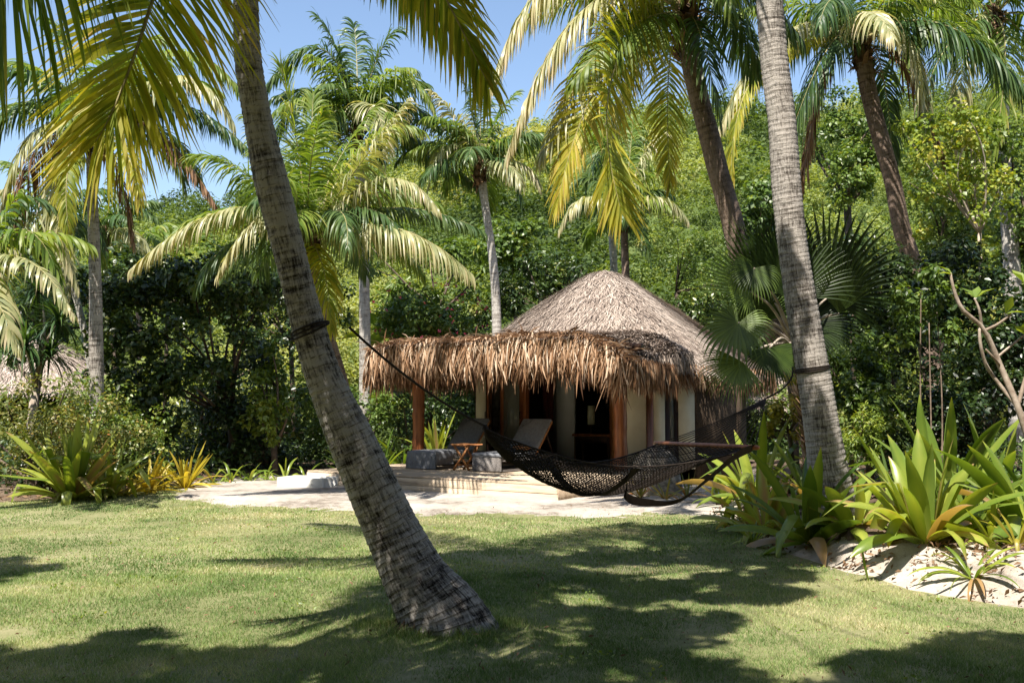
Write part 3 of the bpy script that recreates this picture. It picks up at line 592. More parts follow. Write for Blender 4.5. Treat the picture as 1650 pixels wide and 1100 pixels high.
palm('small far palm low on the hillside between the left trunks',
     [(178, 480, 9, 31), (172, 430, 9, 31), (170, 395, 9, 31)], (168, 375, 31),
     [(200, 330, 0, 250, 350, 0, 'd', .8), (205, 370, -.5, 240, 400, -.7, 'p', .8), (180, 310, 0, 190, 270, 0, 'g', .8)],
     'bark_brown', seg=10, gap=.07, hw=.034, seed=14, ext=9, L=2.2, els=(75, -5), extmode='dgp', shaft=.18)
palm('small bushy palm on the hillside right of the left grey palm',
     [(222, 470, 9, 33), (218, 420, 9, 33)], (217, 400, 33),
     [(250, 370, 0, 300, 400, 0, 'g', .8), (190, 360, 0, 160, 400, 0, 'd', .8)],
     'bark_brown', seg=10, gap=.07, hw=.034, seed=15, ext=9, L=2.0, els=(75, -5), extmode='gdp', shaft=.18)

# ------------------------------------------------------------------ broadleaf crowns
LEAFW = {'oval': .30, 'round': .42, 'long': .16}
def leaf_arrays(C, d, nrm_, ln, w, cup=.12):
    """centres of the leaf base C, axis d, normal, length, width -> verts (n,5,3)"""
    side = nrm(np.cross(d, nrm_)); nn = np.cross(side, d); ln = ln[:, None]
    b = C; tip = C + d * ln - nn * ln * cup; mid = C + d * ln * .5
    l = C + d * ln * .48 + side * ln * w + nn * ln * .08; r = C + d * ln * .48 - side * ln * w + nn * ln * .08
    return np.stack([b, l, tip, r, mid], 1)
def add_leaves(m, C, d, nn, ln, w, tint, mi=0, cup=.12):
    v = leaf_arrays(C, d, nn, ln, w, cup); n = len(C); i = np.arange(n)[:, None] * 5
    q = np.concatenate([i + [0, 4, 2, 1], i + [0, 3, 2, 4]], 0)
    m.add(v.reshape(-1, 3), q, tint=np.repeat(tint, 5), mi=mi)
def cloud(m, c, r, n, size, w='oval', tint=.5, rnd=None, up=.6, clumps=None, shell=.5, clr=.32, mi=0, tvar=.14, flat=1.0):
    """leaf clumps spread through an uneven ellipsoid, leaves at the outside of each clump"""
    rr = rnd or rng; c = np.array(c, float); r = np.array(r, float)
    k = clumps or max(6, int(n / 60)); d = rdir(k, rr); rad = rr.uniform(shell, 1.0, k) ** .6
    lump = .8 + .45 * fnoise(d[:, 0] * 1.7 + c[0] * 3 + 20, d[:, 2] * 1.7 + d[:, 1] + c[1] + 20, 2)
    cc = c + d * (rad * lump)[:, None] * r; cs = r.min() * clr * rr.uniform(.6, 1.3, k); ctint = rr.normal(0, tvar * .8, k)
    i = rr.integers(0, k, n); e = rdir(n, rr); e[:, 2] *= flat; p = cc[i] + e * (cs[i] * rr.uniform(.55, 1.05, n) ** .5)[:, None]
    nn = nrm(e * .7 + UP * up + rr.normal(0, .35, (n, 3))); ax = nrm(np.cross(nn, rdir(n, rr)) - UP * .25 + e * .3)
    nn = nrm(nn - ax * np.sum(nn * ax, 1, keepdims=True))
    ln = size * rr.uniform(.6, 1.25, n)
    add_leaves(m, p, ax, nn, ln, LEAFW[w] if isinstance(w, str) else w, np.clip(tint + ctint[i] + rr.normal(0, tvar, n), 0, 1), mi=mi)
    return cc
def limbs(m, base, targets, r0, rnd, k=6):
    base = np.array(base, float)
    for t in targets:
        t = np.array(t, float); mid = base * .45 + t * .55 + rnd.normal(0, .12, 3) * np.linalg.norm(t - base) * .6
        mid[2] = base[2] + (t[2] - base[2]) * .6
        P = arc(base, mid, t); m.tube(P, np.linspace(r0, r0 * .25, len(P)), k=k, tint=rnd.random())
def shrub(name, label, cat, px, py, Y, wpx, hpx, mat='leaf_dark', n=3500, leaf=.11, w='oval', tint=.5, depth=None, stem='stem_dark', seed=0, group=None, flowers=None,
          lobes=1, ground=0.0, clr=.32, up=.6, shell=.5, tvar=.14):
    """a bush or tree whose crown is centred at pixel (px,py) at distance Y and is wpx by hpx pixels"""
    r = np.random.default_rng(seed + int(px * 7 + py)); c = at(px, py, Y); rx = wpx / 2 / F * Y; rz = hpx / 2 / F * Y; ry = depth or (rx + rz) * .45
    gz = float(hill_z(np.array([c[0]]), np.array([Y]))[0]) if Y > 27 else ground
    t = root(name, (c[0], Y, gz), label, cat, group)
    m = MB(); tg = []
    for i in range(lobes):
        if lobes == 1: cc, f = c, 1.0
        else:
            d = r.uniform(-1, 1, 3) * [.62, .5, .62]; cc = c + d * [rx, ry, rz]; f = r.uniform(.42, .62)
        k = cloud(m, cc, (rx * f, ry * f, rz * f), int(n / lobes), leaf, w, tint + (r.normal(0, .05) if lobes > 1 else 0), r, shell=shell, clr=clr if lobes == 1 else clr * 1.15, up=up, tvar=tvar)
        tg += list(k[:max(2, 10 // lobes)])
    m.build('crown', M[mat], t)
    s = MB(); low = (c[0], Y, gz - .1); top = np.array([c[0] + r.normal(0, .1) * rx, Y, max(gz + .1, c[2] - rz * .7)])
    R0 = max(.03, min(.16, rz * .05)) * (.5 if stem == 'stem' else 1); 
    if top[2] - gz > .35: s.tube([low, (np.array(low) + top) / 2 + r.normal(0, .05, 3), top], [R0 * 1.3, R0 * 1.1, R0], k=8)
    limbs(s, top, tg, R0 * .6, r, 5); s.build('trunk', M[stem], t, smooth_=True)
    if flowers:
        fm = MB(); k = 60; d = rdir(k, r); d[:, 1] = -abs(d[:, 1]); p = c + d * [rx, ry, rz] * 1.0
        for a in range(4): add_leaves(fm, p, nrm(rdir(k, r) - [0, .4, 0]), rdir(k, r), np.full(k, .06), .35, r.random(k))
        fm.build('blossom', M[flowers], t)
    return t

# hillside scrub, one mass
m = MB(); protos = []
for k in range(7):
    p = MB(); cloud(p, (0, 0, 0), (1, 1, .6), 900, .115, 'round' if k % 2 else 'oval', .5, np.random.default_rng(k), clumps=26, clr=.42, tvar=.10, up=.9); protos.append((np.vstack(p.v), np.vstack(p.q), np.concatenate(p.tint)))
hr = np.random.default_rng(11); cnt = 0
yy = 28.5
while yy < 80:
    stepx = 1.15 + (yy - 28) * .03; xs_ = np.arange(-.58 * yy - 3, .58 * yy + 3, stepx)
    for x in xs_:
        X = x + hr.normal(0, stepx * .35); Y = yy + hr.normal(0, .5); sc = hr.uniform(.75, 1.5) * (1 + (Y - 28) * .012)
        z = float(hill_z(np.array([X]), np.array([Y]))[0]); big = hr.random() < .05
        if big: sc *= 1.7
        v, q, tt = protos[hr.integers(7)]; a = hr.uniform(0, 6.28); cs, sn = math.cos(a), math.sin(a)
        n_ = fnoise(np.array(X * .12 + 30), np.array(Y * .12 + 5), 3)
        V = np.stack([v[:, 0] * cs - v[:, 1] * sn, v[:, 0] * sn + v[:, 1] * cs, v[:, 2] * hr.uniform(.7, 1.2)], 1) * sc * .9 + [X, Y, z + sc * .45]
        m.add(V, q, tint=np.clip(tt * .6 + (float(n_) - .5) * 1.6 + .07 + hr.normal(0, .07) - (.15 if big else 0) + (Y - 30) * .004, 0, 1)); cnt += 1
    yy += 1.15 + (yy - 28) * .03
h = m.build('hillside_scrub', M['hill_leaf']); tag(h, 'dense green scrub covering the steep hill behind the hut', 'scrub', kind='stuff')

G1 = 'tropical shrubs and trees around the lawn'
# behind and left of the hut
bt = root('broadleaf_tree', (at(330, 700, 21.6)[0], 21.6, 0), 'large dark glossy bush left of the leaning trunk, hollow black shade inside', 'bush', G1)
bm = MB(); br = np.random.default_rng(101); btg = []
for x_, y_, dd, rx_, rz_, n_ in [(205, 480, 0, .55, .45, 900), (255, 455, .1, .6, .45, 900), (315, 452, 0, .65, .42, 1000), (380, 455, .1, .65, .42, 1000), (435, 470, 0, .55, .45, 800), (190, 555, 0, .5, .55, 800), (235, 525, -.3, .5, .4, 700), (300, 520, -.2, .45, .3, 380), (240, 605, -.2, .55, .5, 900), (205, 665, 0, .5, .5, 800), (290, 600, -.2, .4, .35, 420), (345, 585, -.1, .35, .25, 240), (395, 545, 0, .4, .3, 260), (270, 680, -.1, .45, .35, 420), (340, 485, .9, .8, .4, 600), (290, 470, 1.4, .8, .45, 500), (410, 480, 1.3, .6, .4, 400), (230, 430, .5, .35, .28, 200), (350, 425, .4, .4, .25, 240), (180, 500, .4, .3, .3, 200), (165, 600, .1, .35, .35, 260)]:
    c_ = at(x_, y_, 21.2 + dd); btg.append(c_); cloud(bm, c_, (rx_ * 1.15, rx_ * 1.0, rz_ * 1.15), int(n_ * 1.15), .145, 'oval', .62, br, clr=.45, shell=.3)
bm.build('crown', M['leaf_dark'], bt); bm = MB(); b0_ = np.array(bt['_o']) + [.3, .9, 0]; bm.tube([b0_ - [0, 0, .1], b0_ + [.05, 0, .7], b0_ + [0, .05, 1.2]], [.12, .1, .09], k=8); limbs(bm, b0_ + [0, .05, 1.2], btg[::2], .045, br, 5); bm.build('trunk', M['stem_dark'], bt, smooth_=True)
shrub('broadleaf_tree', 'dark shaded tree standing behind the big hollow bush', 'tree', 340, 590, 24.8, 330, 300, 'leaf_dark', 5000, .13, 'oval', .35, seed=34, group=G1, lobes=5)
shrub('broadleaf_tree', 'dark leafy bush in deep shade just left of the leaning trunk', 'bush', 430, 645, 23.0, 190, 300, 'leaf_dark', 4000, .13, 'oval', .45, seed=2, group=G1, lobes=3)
shrub('broadleaf_shrub', 'bright leaved shrub touching the left side of the leaning trunk', 'shrub', 448, 650, 21.9, 105, 190, 'leaf_bright', 1700, .13, 'oval', .55, seed=3, group=G1, flowers=None, lobes=3)
shrub('hedge_shrub', 'small leaved yellowish hedge with orange tinges at the left edge', 'hedge', 60, 715, 17.9, 330, 215, 'leaf_croton', 8000, .065, 'oval', .45, seed=4, group=G1, lobes=5)
shrub('hedge_shrub', 'sunlit green hedge between the yellow hedge and the big dark bush', 'hedge', 215, 690, 19.4, 200, 210, 'leaf_mid', 6000, .085, 'oval', .6, seed=5, group=G1, lobes=4)
shrub('broadleaf_shrub', 'low green shrub behind the short yellow plants at the hedge foot', 'shrub', 310, 735, 23.6, 280, 110, 'leaf_dark', 2600, .10, 'oval', .55, seed=6, group=G1)
shrub('broadleaf_tree', 'leafy tree behind the grey left palm', 'tree', 60, 450, 24, 300, 230, 'leaf_dark', 3000, .2, 'oval', .55, seed=7, group=G1, lobes=5)
shrub('broadleaf_tree', 'bushy tree with lit top above the dark bush', 'tree', 270, 450, 25, 240, 120, 'leaf_mid', 4500, .12, 'round', .5, seed=8, group=G1, lobes=4)
shrub('broadleaf_shrub', 'leafy shrub between the leaning trunk and the porch fringe', 'shrub', 570, 660, 23.2, 150, 220, 'leaf_mid', 4000, .11, 'oval', .5, seed=9, group=G1, lobes=3)
shrub('broadleaf_shrub', 'shaded shrub behind the left porch post', 'shrub', 660, 690, 26.0, 200, 170, 'leaf_dark', 3500, .10, 'oval', .5, seed=10, group=G1, lobes=2)
shrub('flowering_shrub', 'green shrub with tiny pink flowers above the left end of the porch roof', 'shrub', 690, 510, 26, 200, 110, 'leaf_mid', 5500, .12, 'oval', .6, seed=11, group=G1, flowers='pink', lobes=4)
shrub('broadleaf_tree', 'dark tree between the two thin grey palms', 'tree', 690, 450, 29, 220, 170, 'leaf_mid', 2600, .26, 'long', .55, seed=12, group=G1, lobes=5)
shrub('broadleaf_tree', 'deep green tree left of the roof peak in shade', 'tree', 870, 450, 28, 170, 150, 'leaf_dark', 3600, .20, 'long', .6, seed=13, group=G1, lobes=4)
shrub('broadleaf_tree', 'round green tree left of the roof peak, above the dark tree', 'tree', 840, 400, 31, 180, 110, 'leaf_mid', 5000, .15, 'round', .5, seed=14, group=G1, lobes=5)
shrub('broadleaf_tree', 'feathery bright green tree right of the roof peak', 'tree', 1110, 430, 28, 200, 120, 'leaf_mid', 9000, .10, 'long', .6, seed=15, group=G1, lobes=5)
shrub('broadleaf_tree', 'dark green tree behind the right slope of the roof', 'tree', 1150, 500, 27.3, 200, 150, 'leaf_dark', 6000, .12, 'oval', .6, seed=16, group=G1, lobes=4)
shrub('broadleaf_shrub', 'low bush filling the gap behind the left end of the roof', 'bush', 800, 530, 28, 180, 120, 'leaf_dark', 4000, .12, 'oval', .55, seed=17, group=G1, lobes=2)
# right side
shrub('broadleaf_tree', 'rounded green tree with layered sunlit clumps right of the grey palm', 'tree', 1372, 250, 27, 130, 240, 'leaf_mid', 7000, .13, 'oval', .55, seed=20, group=G1, lobes=7)
shrub('broadleaf_tree', 'bright leaved tree with pale twigs at the upper right', 'tree', 1570, 290, 17.5, 220, 250, 'leaf_bright', 4600, .085, 'round', .65, stem='stem', seed=21, group=G1, lobes=9, clr=.28)
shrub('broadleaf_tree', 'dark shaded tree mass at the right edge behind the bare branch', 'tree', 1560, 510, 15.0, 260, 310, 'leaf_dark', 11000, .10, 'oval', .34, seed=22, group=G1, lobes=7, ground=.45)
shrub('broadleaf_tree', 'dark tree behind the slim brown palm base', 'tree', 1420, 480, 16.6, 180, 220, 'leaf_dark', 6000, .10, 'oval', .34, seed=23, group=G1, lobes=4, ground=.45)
shrub('broadleaf_shrub', 'green shrub right of the grey palm foot with lit upper leaves', 'shrub', 1400, 620, 13.6, 150, 220, 'leaf_mid', 5500, .085, 'oval', .5, seed=24, group=G1, lobes=5, ground=.45)
shrub('broadleaf_shrub', 'fine leaved yellow green shrub between the grey palm and the big lily', 'shrub', 1375, 690, 12.6, 110, 110, 'leaf_bright', 2600, .06, 'long', .5, seed=25, group=G1, lobes=3, ground=.45)
shrub('broadleaf_shrub', 'yellow leaved bush directly left of the grey palm foot', 'shrub', 1268, 650, 14.0, 80, 130, 'leaf_yellow', 1300, .07, 'oval', .5, seed=26, group=G1, lobes=3, ground=.3)
shrub('broadleaf_shrub', 'dark undergrowth bush in front of the right hedge', 'shrub', 1540, 650, 13.6, 220, 160, 'leaf_dark', 5000, .08, 'oval', .36, seed=27, group=G1, lobes=4, ground=.45)
shrub('broadleaf_shrub', 'shaded shrub behind the fan palm trunk', 'shrub', 1280, 560, 17.5, 130, 160, 'leaf_dark', 3500, .11, 'oval', .45, seed=28, group=G1, lobes=2, ground=.3)
shrub('broadleaf_tree', 'hill tree seen between the grey palm and the brown palm', 'tree', 1225, 350, 31, 130, 130, 'leaf_mid', 5000, .15, 'round', .4, seed=29, group=G1, lobes=4)
shrub('broadleaf_tree', 'tall leafy tree rising behind the upper right bright tree', 'tree', 1500, 380, 24, 200, 220, 'leaf_mid', 6500, .10, 'oval', .62, seed=30, group=G1, lobes=5)
shrub('broadleaf_tree', 'tree closing the right edge behind the top right palm', 'tree', 1660, 330, 22, 180, 260, 'leaf_mid', 5000, .12, 'oval', .5, seed=31, group=G1, lobes=5)
shrub('broadleaf_tree', 'low tree at the foot of the hill behind the young palm', 'tree', 480, 500, 27.5, 200, 150, 'leaf_dark', 4500, .13, 'oval', .55, seed=32, group=G1, lobes=4)
shrub('broadleaf_tree', 'dark leafy tree at the left edge behind the small hut roof', 'tree', -40, 520, 26, 240, 260, 'leaf_dark', 4500, .13, 'oval', .5, seed=33, group=G1, lobes=4)

# thin pale stems of the right thicket
for i, (a, b, c_, d, Y, lb) in enumerate([(1490, 700, 1484, 470, 12.6, 'thin pale upright sapling stem, first of three right of the grey palm'), (1500, 700, 1497, 520, 12.5, 'thin pale upright sapling stem with a sharp lean, middle one of three'), (1513, 690, 1510, 500, 12.8, 'thin pale upright sapling stem nearest the bare branch')]):
    b0 = at(a, b, Y); b0[2] = .3; t = root('sapling', b0, lb, 'sapling', 'thin saplings in the right bed'); m = MB(); tp = at(c_, d, Y)
    m.tube(catmull([b0, b0 * .5 + tp * .5 + [.04 * (i - 1), 0, 0], tp], 14), np.linspace(.013, .007, 14), k=6); m.build('stem', M['stem_mid'], t, smooth_=True)
    m = MB(); cloud(m, tp, (.4, .35, .4), 420, .09, 'oval', .5, np.random.default_rng(i)); m.build('foliage', M['leaf_mid'], t)

# shade trees standing behind the camera; their crowns throw the lawn shadows
def shade(name, label, trunk, blobs, seed, group=None, leaf=.15, dens=1.2, mat='leaf_dark'):
    r = np.random.default_rng(seed); t = root(name, (trunk[0], trunk[1], 0), label, 'tree', group); m = MB(); tg = []
    for gx, gy, rad, z in blobs:
        c = np.array([gx - z * SHX, gy - z * SHY, z]); tg.append(c)
        cloud(m, c, (rad, rad * 1.0, rad * .45), int(4600 * rad * rad * dens) + 200, leaf, 'oval', .5, r, clumps=int(10 + 10 * rad), clr=.75, shell=.2)
    m.build('crown', M[mat], t); s = MB(); fork = (trunk[0], trunk[1], trunk[2])
    s.tube([(trunk[0], trunk[1], -.2), (trunk[0] + .1, trunk[1], trunk[2] * .5), fork], [.26, .22, .18], k=12); limbs(s, fork, tg[::4], .018, r, 7)
    s.build('trunk', M['stem_dark'], t, smooth_=True); return t
GS = 'trees whose crowns shade the lawn'
shade('shade_tree', 'spreading tree at the near left of the lawn that shades its front strip', (-6.5, -1.5, 5.2), [(-4.4, 5.7, .9, 8), (-3.3, 5.8, .95, 8), (-2.2, 5.95, .85, 8), (-1.3, 6.15, .75, 8), (-.5, 5.95, .5, 8), (-5.3, 9.7, .75, 8.5), (-2.6, 7.0, .22, 7.5)], 41, GS)
shade('shade_tree', 'spreading tree that shades the middle of the lawn right of the leaning trunk', (1.2, -3.0, 5.6), [(-.25, 10.3, .62, 8), (.5, 9.7, .7, 8), (1.0, 10.6, .5, 8), (1.9, 10.6, .62, 8), (1.8, 8.7, .65, 8), (1.0, 8.7, .55, 8), (.6, 7.6, .42, 8), (.75, 6.7, .55, 8), (1.35, 7.5, .4, 8), (1.0, 5.9, .5, 8), (2.5, 9.4, .4, 8), (.1, 5.7, .5, 8)], 42, GS, dens=1.1)
shade('shade_tree', 'spreading tree that shades the lawn edge beside the sandy bank', (4.6, .5, 6), [(2.4, 12.9, .85, 9), (2.6, 11.8, .8, 9), (2.0, 11.6, .6, 9), (3.3, 12.4, .6, 9), (2.9, 10.6, .6, 9), (2.3, 10.4, .5, 9), (3.4, 11.3, .45, 9)], 43, GS)
shade('shade_tree', 'low tree at the near right of the lawn that shades the right corner', (5.5, -2.0, 4.6), [(2.5, 6.0, .6, 7), (3.2, 6.25, .75, 7), (3.0, 5.5, .8, 7), (4.0, 6.0, .7, 7), (2.0, 5.5, .4, 7)], 44, GS)

# ------------------------------------------------------------------ hut, deck
HA = (-4.0, 19.6, 0.0); HR = R_(-36); CU, CW = 2.78, 6.7; ZA, RE = 4.85, 3.32
hut = root('thatched_hut', HA, 'round thatched hut with grey peaked roof and brown fringed porch', 'hut', None, HR, local=True)
hr = np.random.default_rng(77)
def plan_r(th): return RE * 1.03 / (np.abs(np.cos(th)) ** 3.2 + np.abs(np.sin(th)) ** 3.2) ** (1 / 3.2)
def roof_pt(th, t, lift=0):
    p = plan_r(th) * (t ** 1.0) * (1 - .0 * t); lump = (fnoise(np.cos(th) * 3 + 5, np.sin(th) * 3 + t * 4, 3) - .5) * .16 * np.minimum(1, t * 3)
    z = ZA - 2.55 * (t ** 1.04) + .12 * np.exp(-(t / .08) ** 2) * 0 + lump - .10 * np.exp(-(t / .07) ** 2)
    return np.stack([CU + p * np.cos(th), CW + p * np.sin(th), z + lift], -1)
PU0, PU1, PW0 = .1, 6.15, 1.65
def porch_z(u, w): return 2.72 + .10 * (w - PW0) - .42 * np.clip((u - 5.0) / 1.1, 0, 2) ** 2 - .10 * np.clip((1.2 - u) / 1.1, 0, 2) ** 2 + (fnoise(u * 1.3 + 2, w * 1.3) - .5) * .10
def cut(p): return (p[..., 1] < 4.1) & (p[..., 0] > PU0 - .2) & (p[..., 0] < PU1 - .15) & (p[..., 2] < porch_z(p[..., 0], p[..., 1]) - .10)
m = MB(); nt_, na = 30, 96
th = np.linspace(0, 2 * math.pi, na, endpoint=False)[None]; tt = np.linspace(0.0, 1, nt_)[:, None]
top = roof_pt(th, np.maximum(tt, .002)); bot = top - np.array([0, 0, .28])
for sh in (top, bot):
    i = np.arange(nt_ - 1)[:, None] * na; j = np.arange(na)[None]; j2 = (j + 1) % na
    q = np.stack([i + j, i + j2, i + na + j2, i + na + j], -1).reshape(-1, 4); V = sh.reshape(-1, 3)
    c = V[q].mean(1); q = q[~cut(c)]; m.add(V, q, tint=.3)
e = np.arange(na); V = np.vstack([top[-1], bot[-1]]); m.add(V, np.stack([e, (e + 1) % na, na + (e + 1) % na, na + e], 1)[~cut(V[:na])], tint=.2)
n = 46000; t = np.sqrt(hr.random(n)); a = hr.uniform(0, 2 * math.pi, n); p = roof_pt(a, t, .012); k = ~cut(p) & ~((p[:, 1] > CW + 1.2) & (hr.random(n) < .6)); t = t[k]; a = a[k]; p = p[k]; n = len(t)
p2 = roof_pt(a, np.minimum(t + .04, 1.03), .012); d = nrm(p2 - p); sd_ = nrm(np.cross(d, UP)); nn = np.cross(sd_, d); nn *= np.sign(nn[:, 2:3])
d = nrm(d + sd_ * hr.normal(0, .38, n)[:, None] + nn * hr.normal(.03, .10, n)[:, None]); ln = hr.uniform(.14, .42, n)[:, None]
P3 = np.stack([p, p + d * ln * .5 + nn * .015, p + d * ln + nn * hr.normal(-.005, .02, n)[:, None]], 1)
W = (sd_ * .009)[:, None] * np.array([1, .9, .25])[None, :, None] * hr.uniform(.5, 1.6, n)[:, None, None]
ttn = np.clip(.52 + hr.normal(0, .2, n) + (fnoise(a * 6, t * 9) - .5) * .5 - .25 * (hr.random(n) < .12), 0, 1)
m.ribbons(P3, W, tint=ttn)
m.build('main_roof', M['thatch'], hut)

def porch_z(u, w): return 2.72 + .10 * (w - PW0) - .42 * np.clip((u - 5.0) / 1.1, 0, 2) ** 2 - .10 * np.clip((1.2 - u) / 1.1, 0, 2) ** 2 + (fnoise(u * 1.3 + 2, w * 1.3) - .5) * .10
m = MB(); us = np.linspace(PU0, PU1, 60); ws = np.linspace(PW0, 4.3, 18); U, W_ = np.meshgrid(us, ws); Z = porch_z(U, W_) + .06
for dz in (0, -.16):
    i = np.arange(17)[:, None] * 60 + np.arange(59)[None]
    m.add(np.stack([U, W_, Z + dz], -1).reshape(-1, 3), np.stack([i, i + 1, i + 61, i + 60], -1).reshape(-1, 4), tint=.25)
n = 9000; u = hr.uniform(PU0, PU1, n); w = hr.uniform(PW0, 4.2, n); p = np.stack([u, w, porch_z(u, w) + .07], 1)
d = nrm(np.stack([hr.normal(0, .5, n), -np.ones(n), hr.normal(-.02, .12, n)], 1)); ln = hr.uniform(.15, .45, n)[:, None]
m.ribbons(np.stack([p, p + d * ln * .5 + UP * .02, p + d * ln], 1), (np.cross(d, UP) * .011)[:, None] * np.array([1, .9, .2])[None, :, None], tint=np.clip(hr.normal(.35, .2, n), 0, 1))
m.build('porch_roof', M['thatch'], hut)

# fringe: hanging strips along the porch edge, round both ends and along the right eave
def fringe(m, path, out, n, ln0, ln1, zoff, wid=.022, tm=.5, layers=.12, hook=.08, spread=.14):
    path = np.asarray(path, float); s = hr.random(n) * (len(path) - 1); i = np.minimum(s.astype(int), len(path) - 2); f = (s - i)[:, None]
    p = path[i] * (1 - f) + path[i + 1] * f; T = nrm(path[i + 1] - path[i]); o = np.asarray(out, float); o = (o[i] * (1 - f) + o[i + 1] * f) if o.ndim == 2 else np.broadcast_to(o, p.shape)
    k = hr.random(n); p = p + o * (hr.uniform(-.10, .10, n))[:, None] + UP * (zoff + hr.uniform(-layers, layers, n))[:, None]
    clump = fnoise(s * 5 + 3, s * 0 + zoff * 10, 2) - .5
    d = nrm(o * hr.uniform(.1, .9, n)[:, None] + T * hr.normal(0, .3, n)[:, None] - UP * .35); ln = hr.uniform(ln0, ln1, n) * (1 + clump * .7); K = 6; P = [p]
    dr = T * (hr.normal(0, spread, n) + clump * .3)[:, None]
    for q in range(K - 1):
        d = nrm(d * .75 + (-UP * .8 + dr + o * hr.normal(0, .08, n)[:, None])); P.append(P[-1] + d * (ln / (K - 1))[:, None])
    P = np.stack(P, 1); ang = hr.uniform(-1.1, 1.1, n); wv = T * np.cos(ang)[:, None] + o * np.sin(ang)[:, None]
    prof = np.array([.5, .9, 1, .9, .6, .06])[None, :, None]; W = wv[:, None] * prof * (wid * hr.uniform(.4, 1.25, n))[:, None, None]
    ti = np.clip((tm + hr.normal(0, .2, n) + clump * .3)[:, None] + np.array([-.2, -.02, .05, .05, .05, .0])[None], 0, 1)
    m.ribbons(P, W, tint=ti, fold=(np.cross(wv, UP)[:, None] * prof * wid * .35))
m = MB()
us = np.linspace(PU0, PU1, 40); pf = np.stack([us, PW0 + .0 * us, porch_z(us, us * 0 + PW0) + .02], 1)
OUT = np.array([0, -1, 0.0])
fringe(m, pf, OUT, 2900, .26, .68, .02, tm=.46, wid=.017, spread=.26); fringe(m, pf, OUT, 1500, .22, .56, .06, tm=.72, wid=.018, spread=.30); fringe(m, pf + [0, .12, 0], OUT, 1500, .45, .82, -.04, tm=.16, wid=.022, spread=.2)
lf = np.array([[PU0, PW0, porch_z(PU0, PW0)], [PU0 - .08, 2.6, 2.74], [PU0 - .12, 3.4, 2.7], [PU0 - .1, 4.2, 2.6]]); fringe(m, lf, np.array([-1, -.2, 0.0]), 1500, .45, .9, 0, tm=.38)
rt = np.array([[PU1, PW0, 2.32], [PU1 + .12, 1.95, 2.28], [PU1 + .2, 2.3, 2.26], [PU1 + .22, 2.8, 2.24], [PU1 + .12, 3.2, 2.22]]); fringe(m, rt, nrm(np.array([[.2, -1, 0.0], [.6, -.8, 0], [.9, -.4, 0], [1, -.2, 0], [1, 0, 0]])), 900, .25, .5, 0, tm=.38)
# ragged strips lying along the top edge
n = 1100; u = hr.uniform(PU0, PU1, n); p = np.stack([u, PW0 + hr.uniform(-.1, .35, n), porch_z(u, u * 0 + PW0) + hr.uniform(.06, .15, n)], 1)
d = nrm(np.stack([hr.normal(.4, 1, n), hr.normal(-.4, .4, n), hr.normal(.02, .16, n)], 1)); ln = hr.uniform(.15, .5, n)[:, None]
m.ribbons(np.stack([p, p + d * ln * .5 + UP * .03, p + d * ln - UP * .02], 1), (nrm(np.cross(d, [0, 1, .3])) * .014)[:, None] * np.array([.8, 1, .1])[None, :, None], tint=np.clip(hr.normal(.45, .22, n), 0, 1))
m.build('porch_fringe', M['fringe'], hut)
ws = np.linspace(PW0 + .1, 4.3, 14); rp = np.stack([ws * 0 + PU1 - .04, ws, porch_z(ws * 0 + PU1, ws) + .09], 1); m = MB()
fringe(m, rp, np.array([1, -.25, 0.0]), 1100, .18, .40, -.03, tm=.45, wid=.012, layers=.05, spread=.3); m.build('side_thatch', M['thatch'], hut)
m = MB(); a = np.linspace(-.95, 1.2, 40); ev = roof_pt(a, np.ones(40)); ou = nrm(np.stack([np.cos(a), np.sin(a), a * 0], 1))
k = ~cut(ev); fringe(m, ev[k], ou[k], 2200, .22, .5, -.02, tm=.35, wid=.014, spread=.3)
a = np.linspace(1.9, 3.9, 30); ev = roof_pt(a, np.ones(30)); ou = nrm(np.stack([np.cos(a), np.sin(a), a * 0], 1)); fringe(m, ev, ou, 900, .25, .5, -.02, tm=.35, wid=.018)
m.build('eave_fringe', M['fringe'], hut)

# walls
def wseg(m, a, b, z0, z1, th=.10, tint=.5):
    a = np.array(a); b = np.array(b); L = np.linalg.norm(b - a); m.box(((a[0] + b[0]) / 2, (a[1] + b[1]) / 2, (z0 + z1) / 2), (L, th, z1 - z0), rz=math.atan2(b[1] - a[1], b[0] - a[0]), tint=tint)
WF = 4.2; DZ = .30
def panel(name, mat, u0, u1, z0=DZ, z1=2.45, w=WF, th=.08, label=None):
    m = MB(); wseg(m, (u0, w), (u1, w), z0, z1, th); o = m.build(name, M[mat], hut)
    if label: o['label'] = label
    return o
panel('wall_panel', 'cream', .92, 1.22); panel('wall_panel', 'cream', 4.56, 5.22)
dA = math.radians(42); F0 = np.array([5.24, WF]); fd = np.array([math.cos(dA), math.sin(dA)])
def facet(name, mat, s0, s1, z0=DZ, z1=2.3, th=.08):
    m = MB(); wseg(m, F0 + fd * s0, F0 + fd * s1, z0, z1, th); return m.build(name, M[mat], hut)
facet('wall_panel', 'cream', .10, .34); facet('wall_panel', 'cream', .62, .95)
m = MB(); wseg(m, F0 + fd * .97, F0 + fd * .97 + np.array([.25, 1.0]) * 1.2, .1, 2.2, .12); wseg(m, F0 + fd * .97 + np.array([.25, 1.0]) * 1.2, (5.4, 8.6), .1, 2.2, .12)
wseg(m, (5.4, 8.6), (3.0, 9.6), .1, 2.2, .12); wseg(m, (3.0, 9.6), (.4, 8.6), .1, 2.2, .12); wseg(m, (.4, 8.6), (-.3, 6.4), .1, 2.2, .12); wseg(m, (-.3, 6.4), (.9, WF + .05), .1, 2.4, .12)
m.build('rear_wall', M['darkwall'], hut)
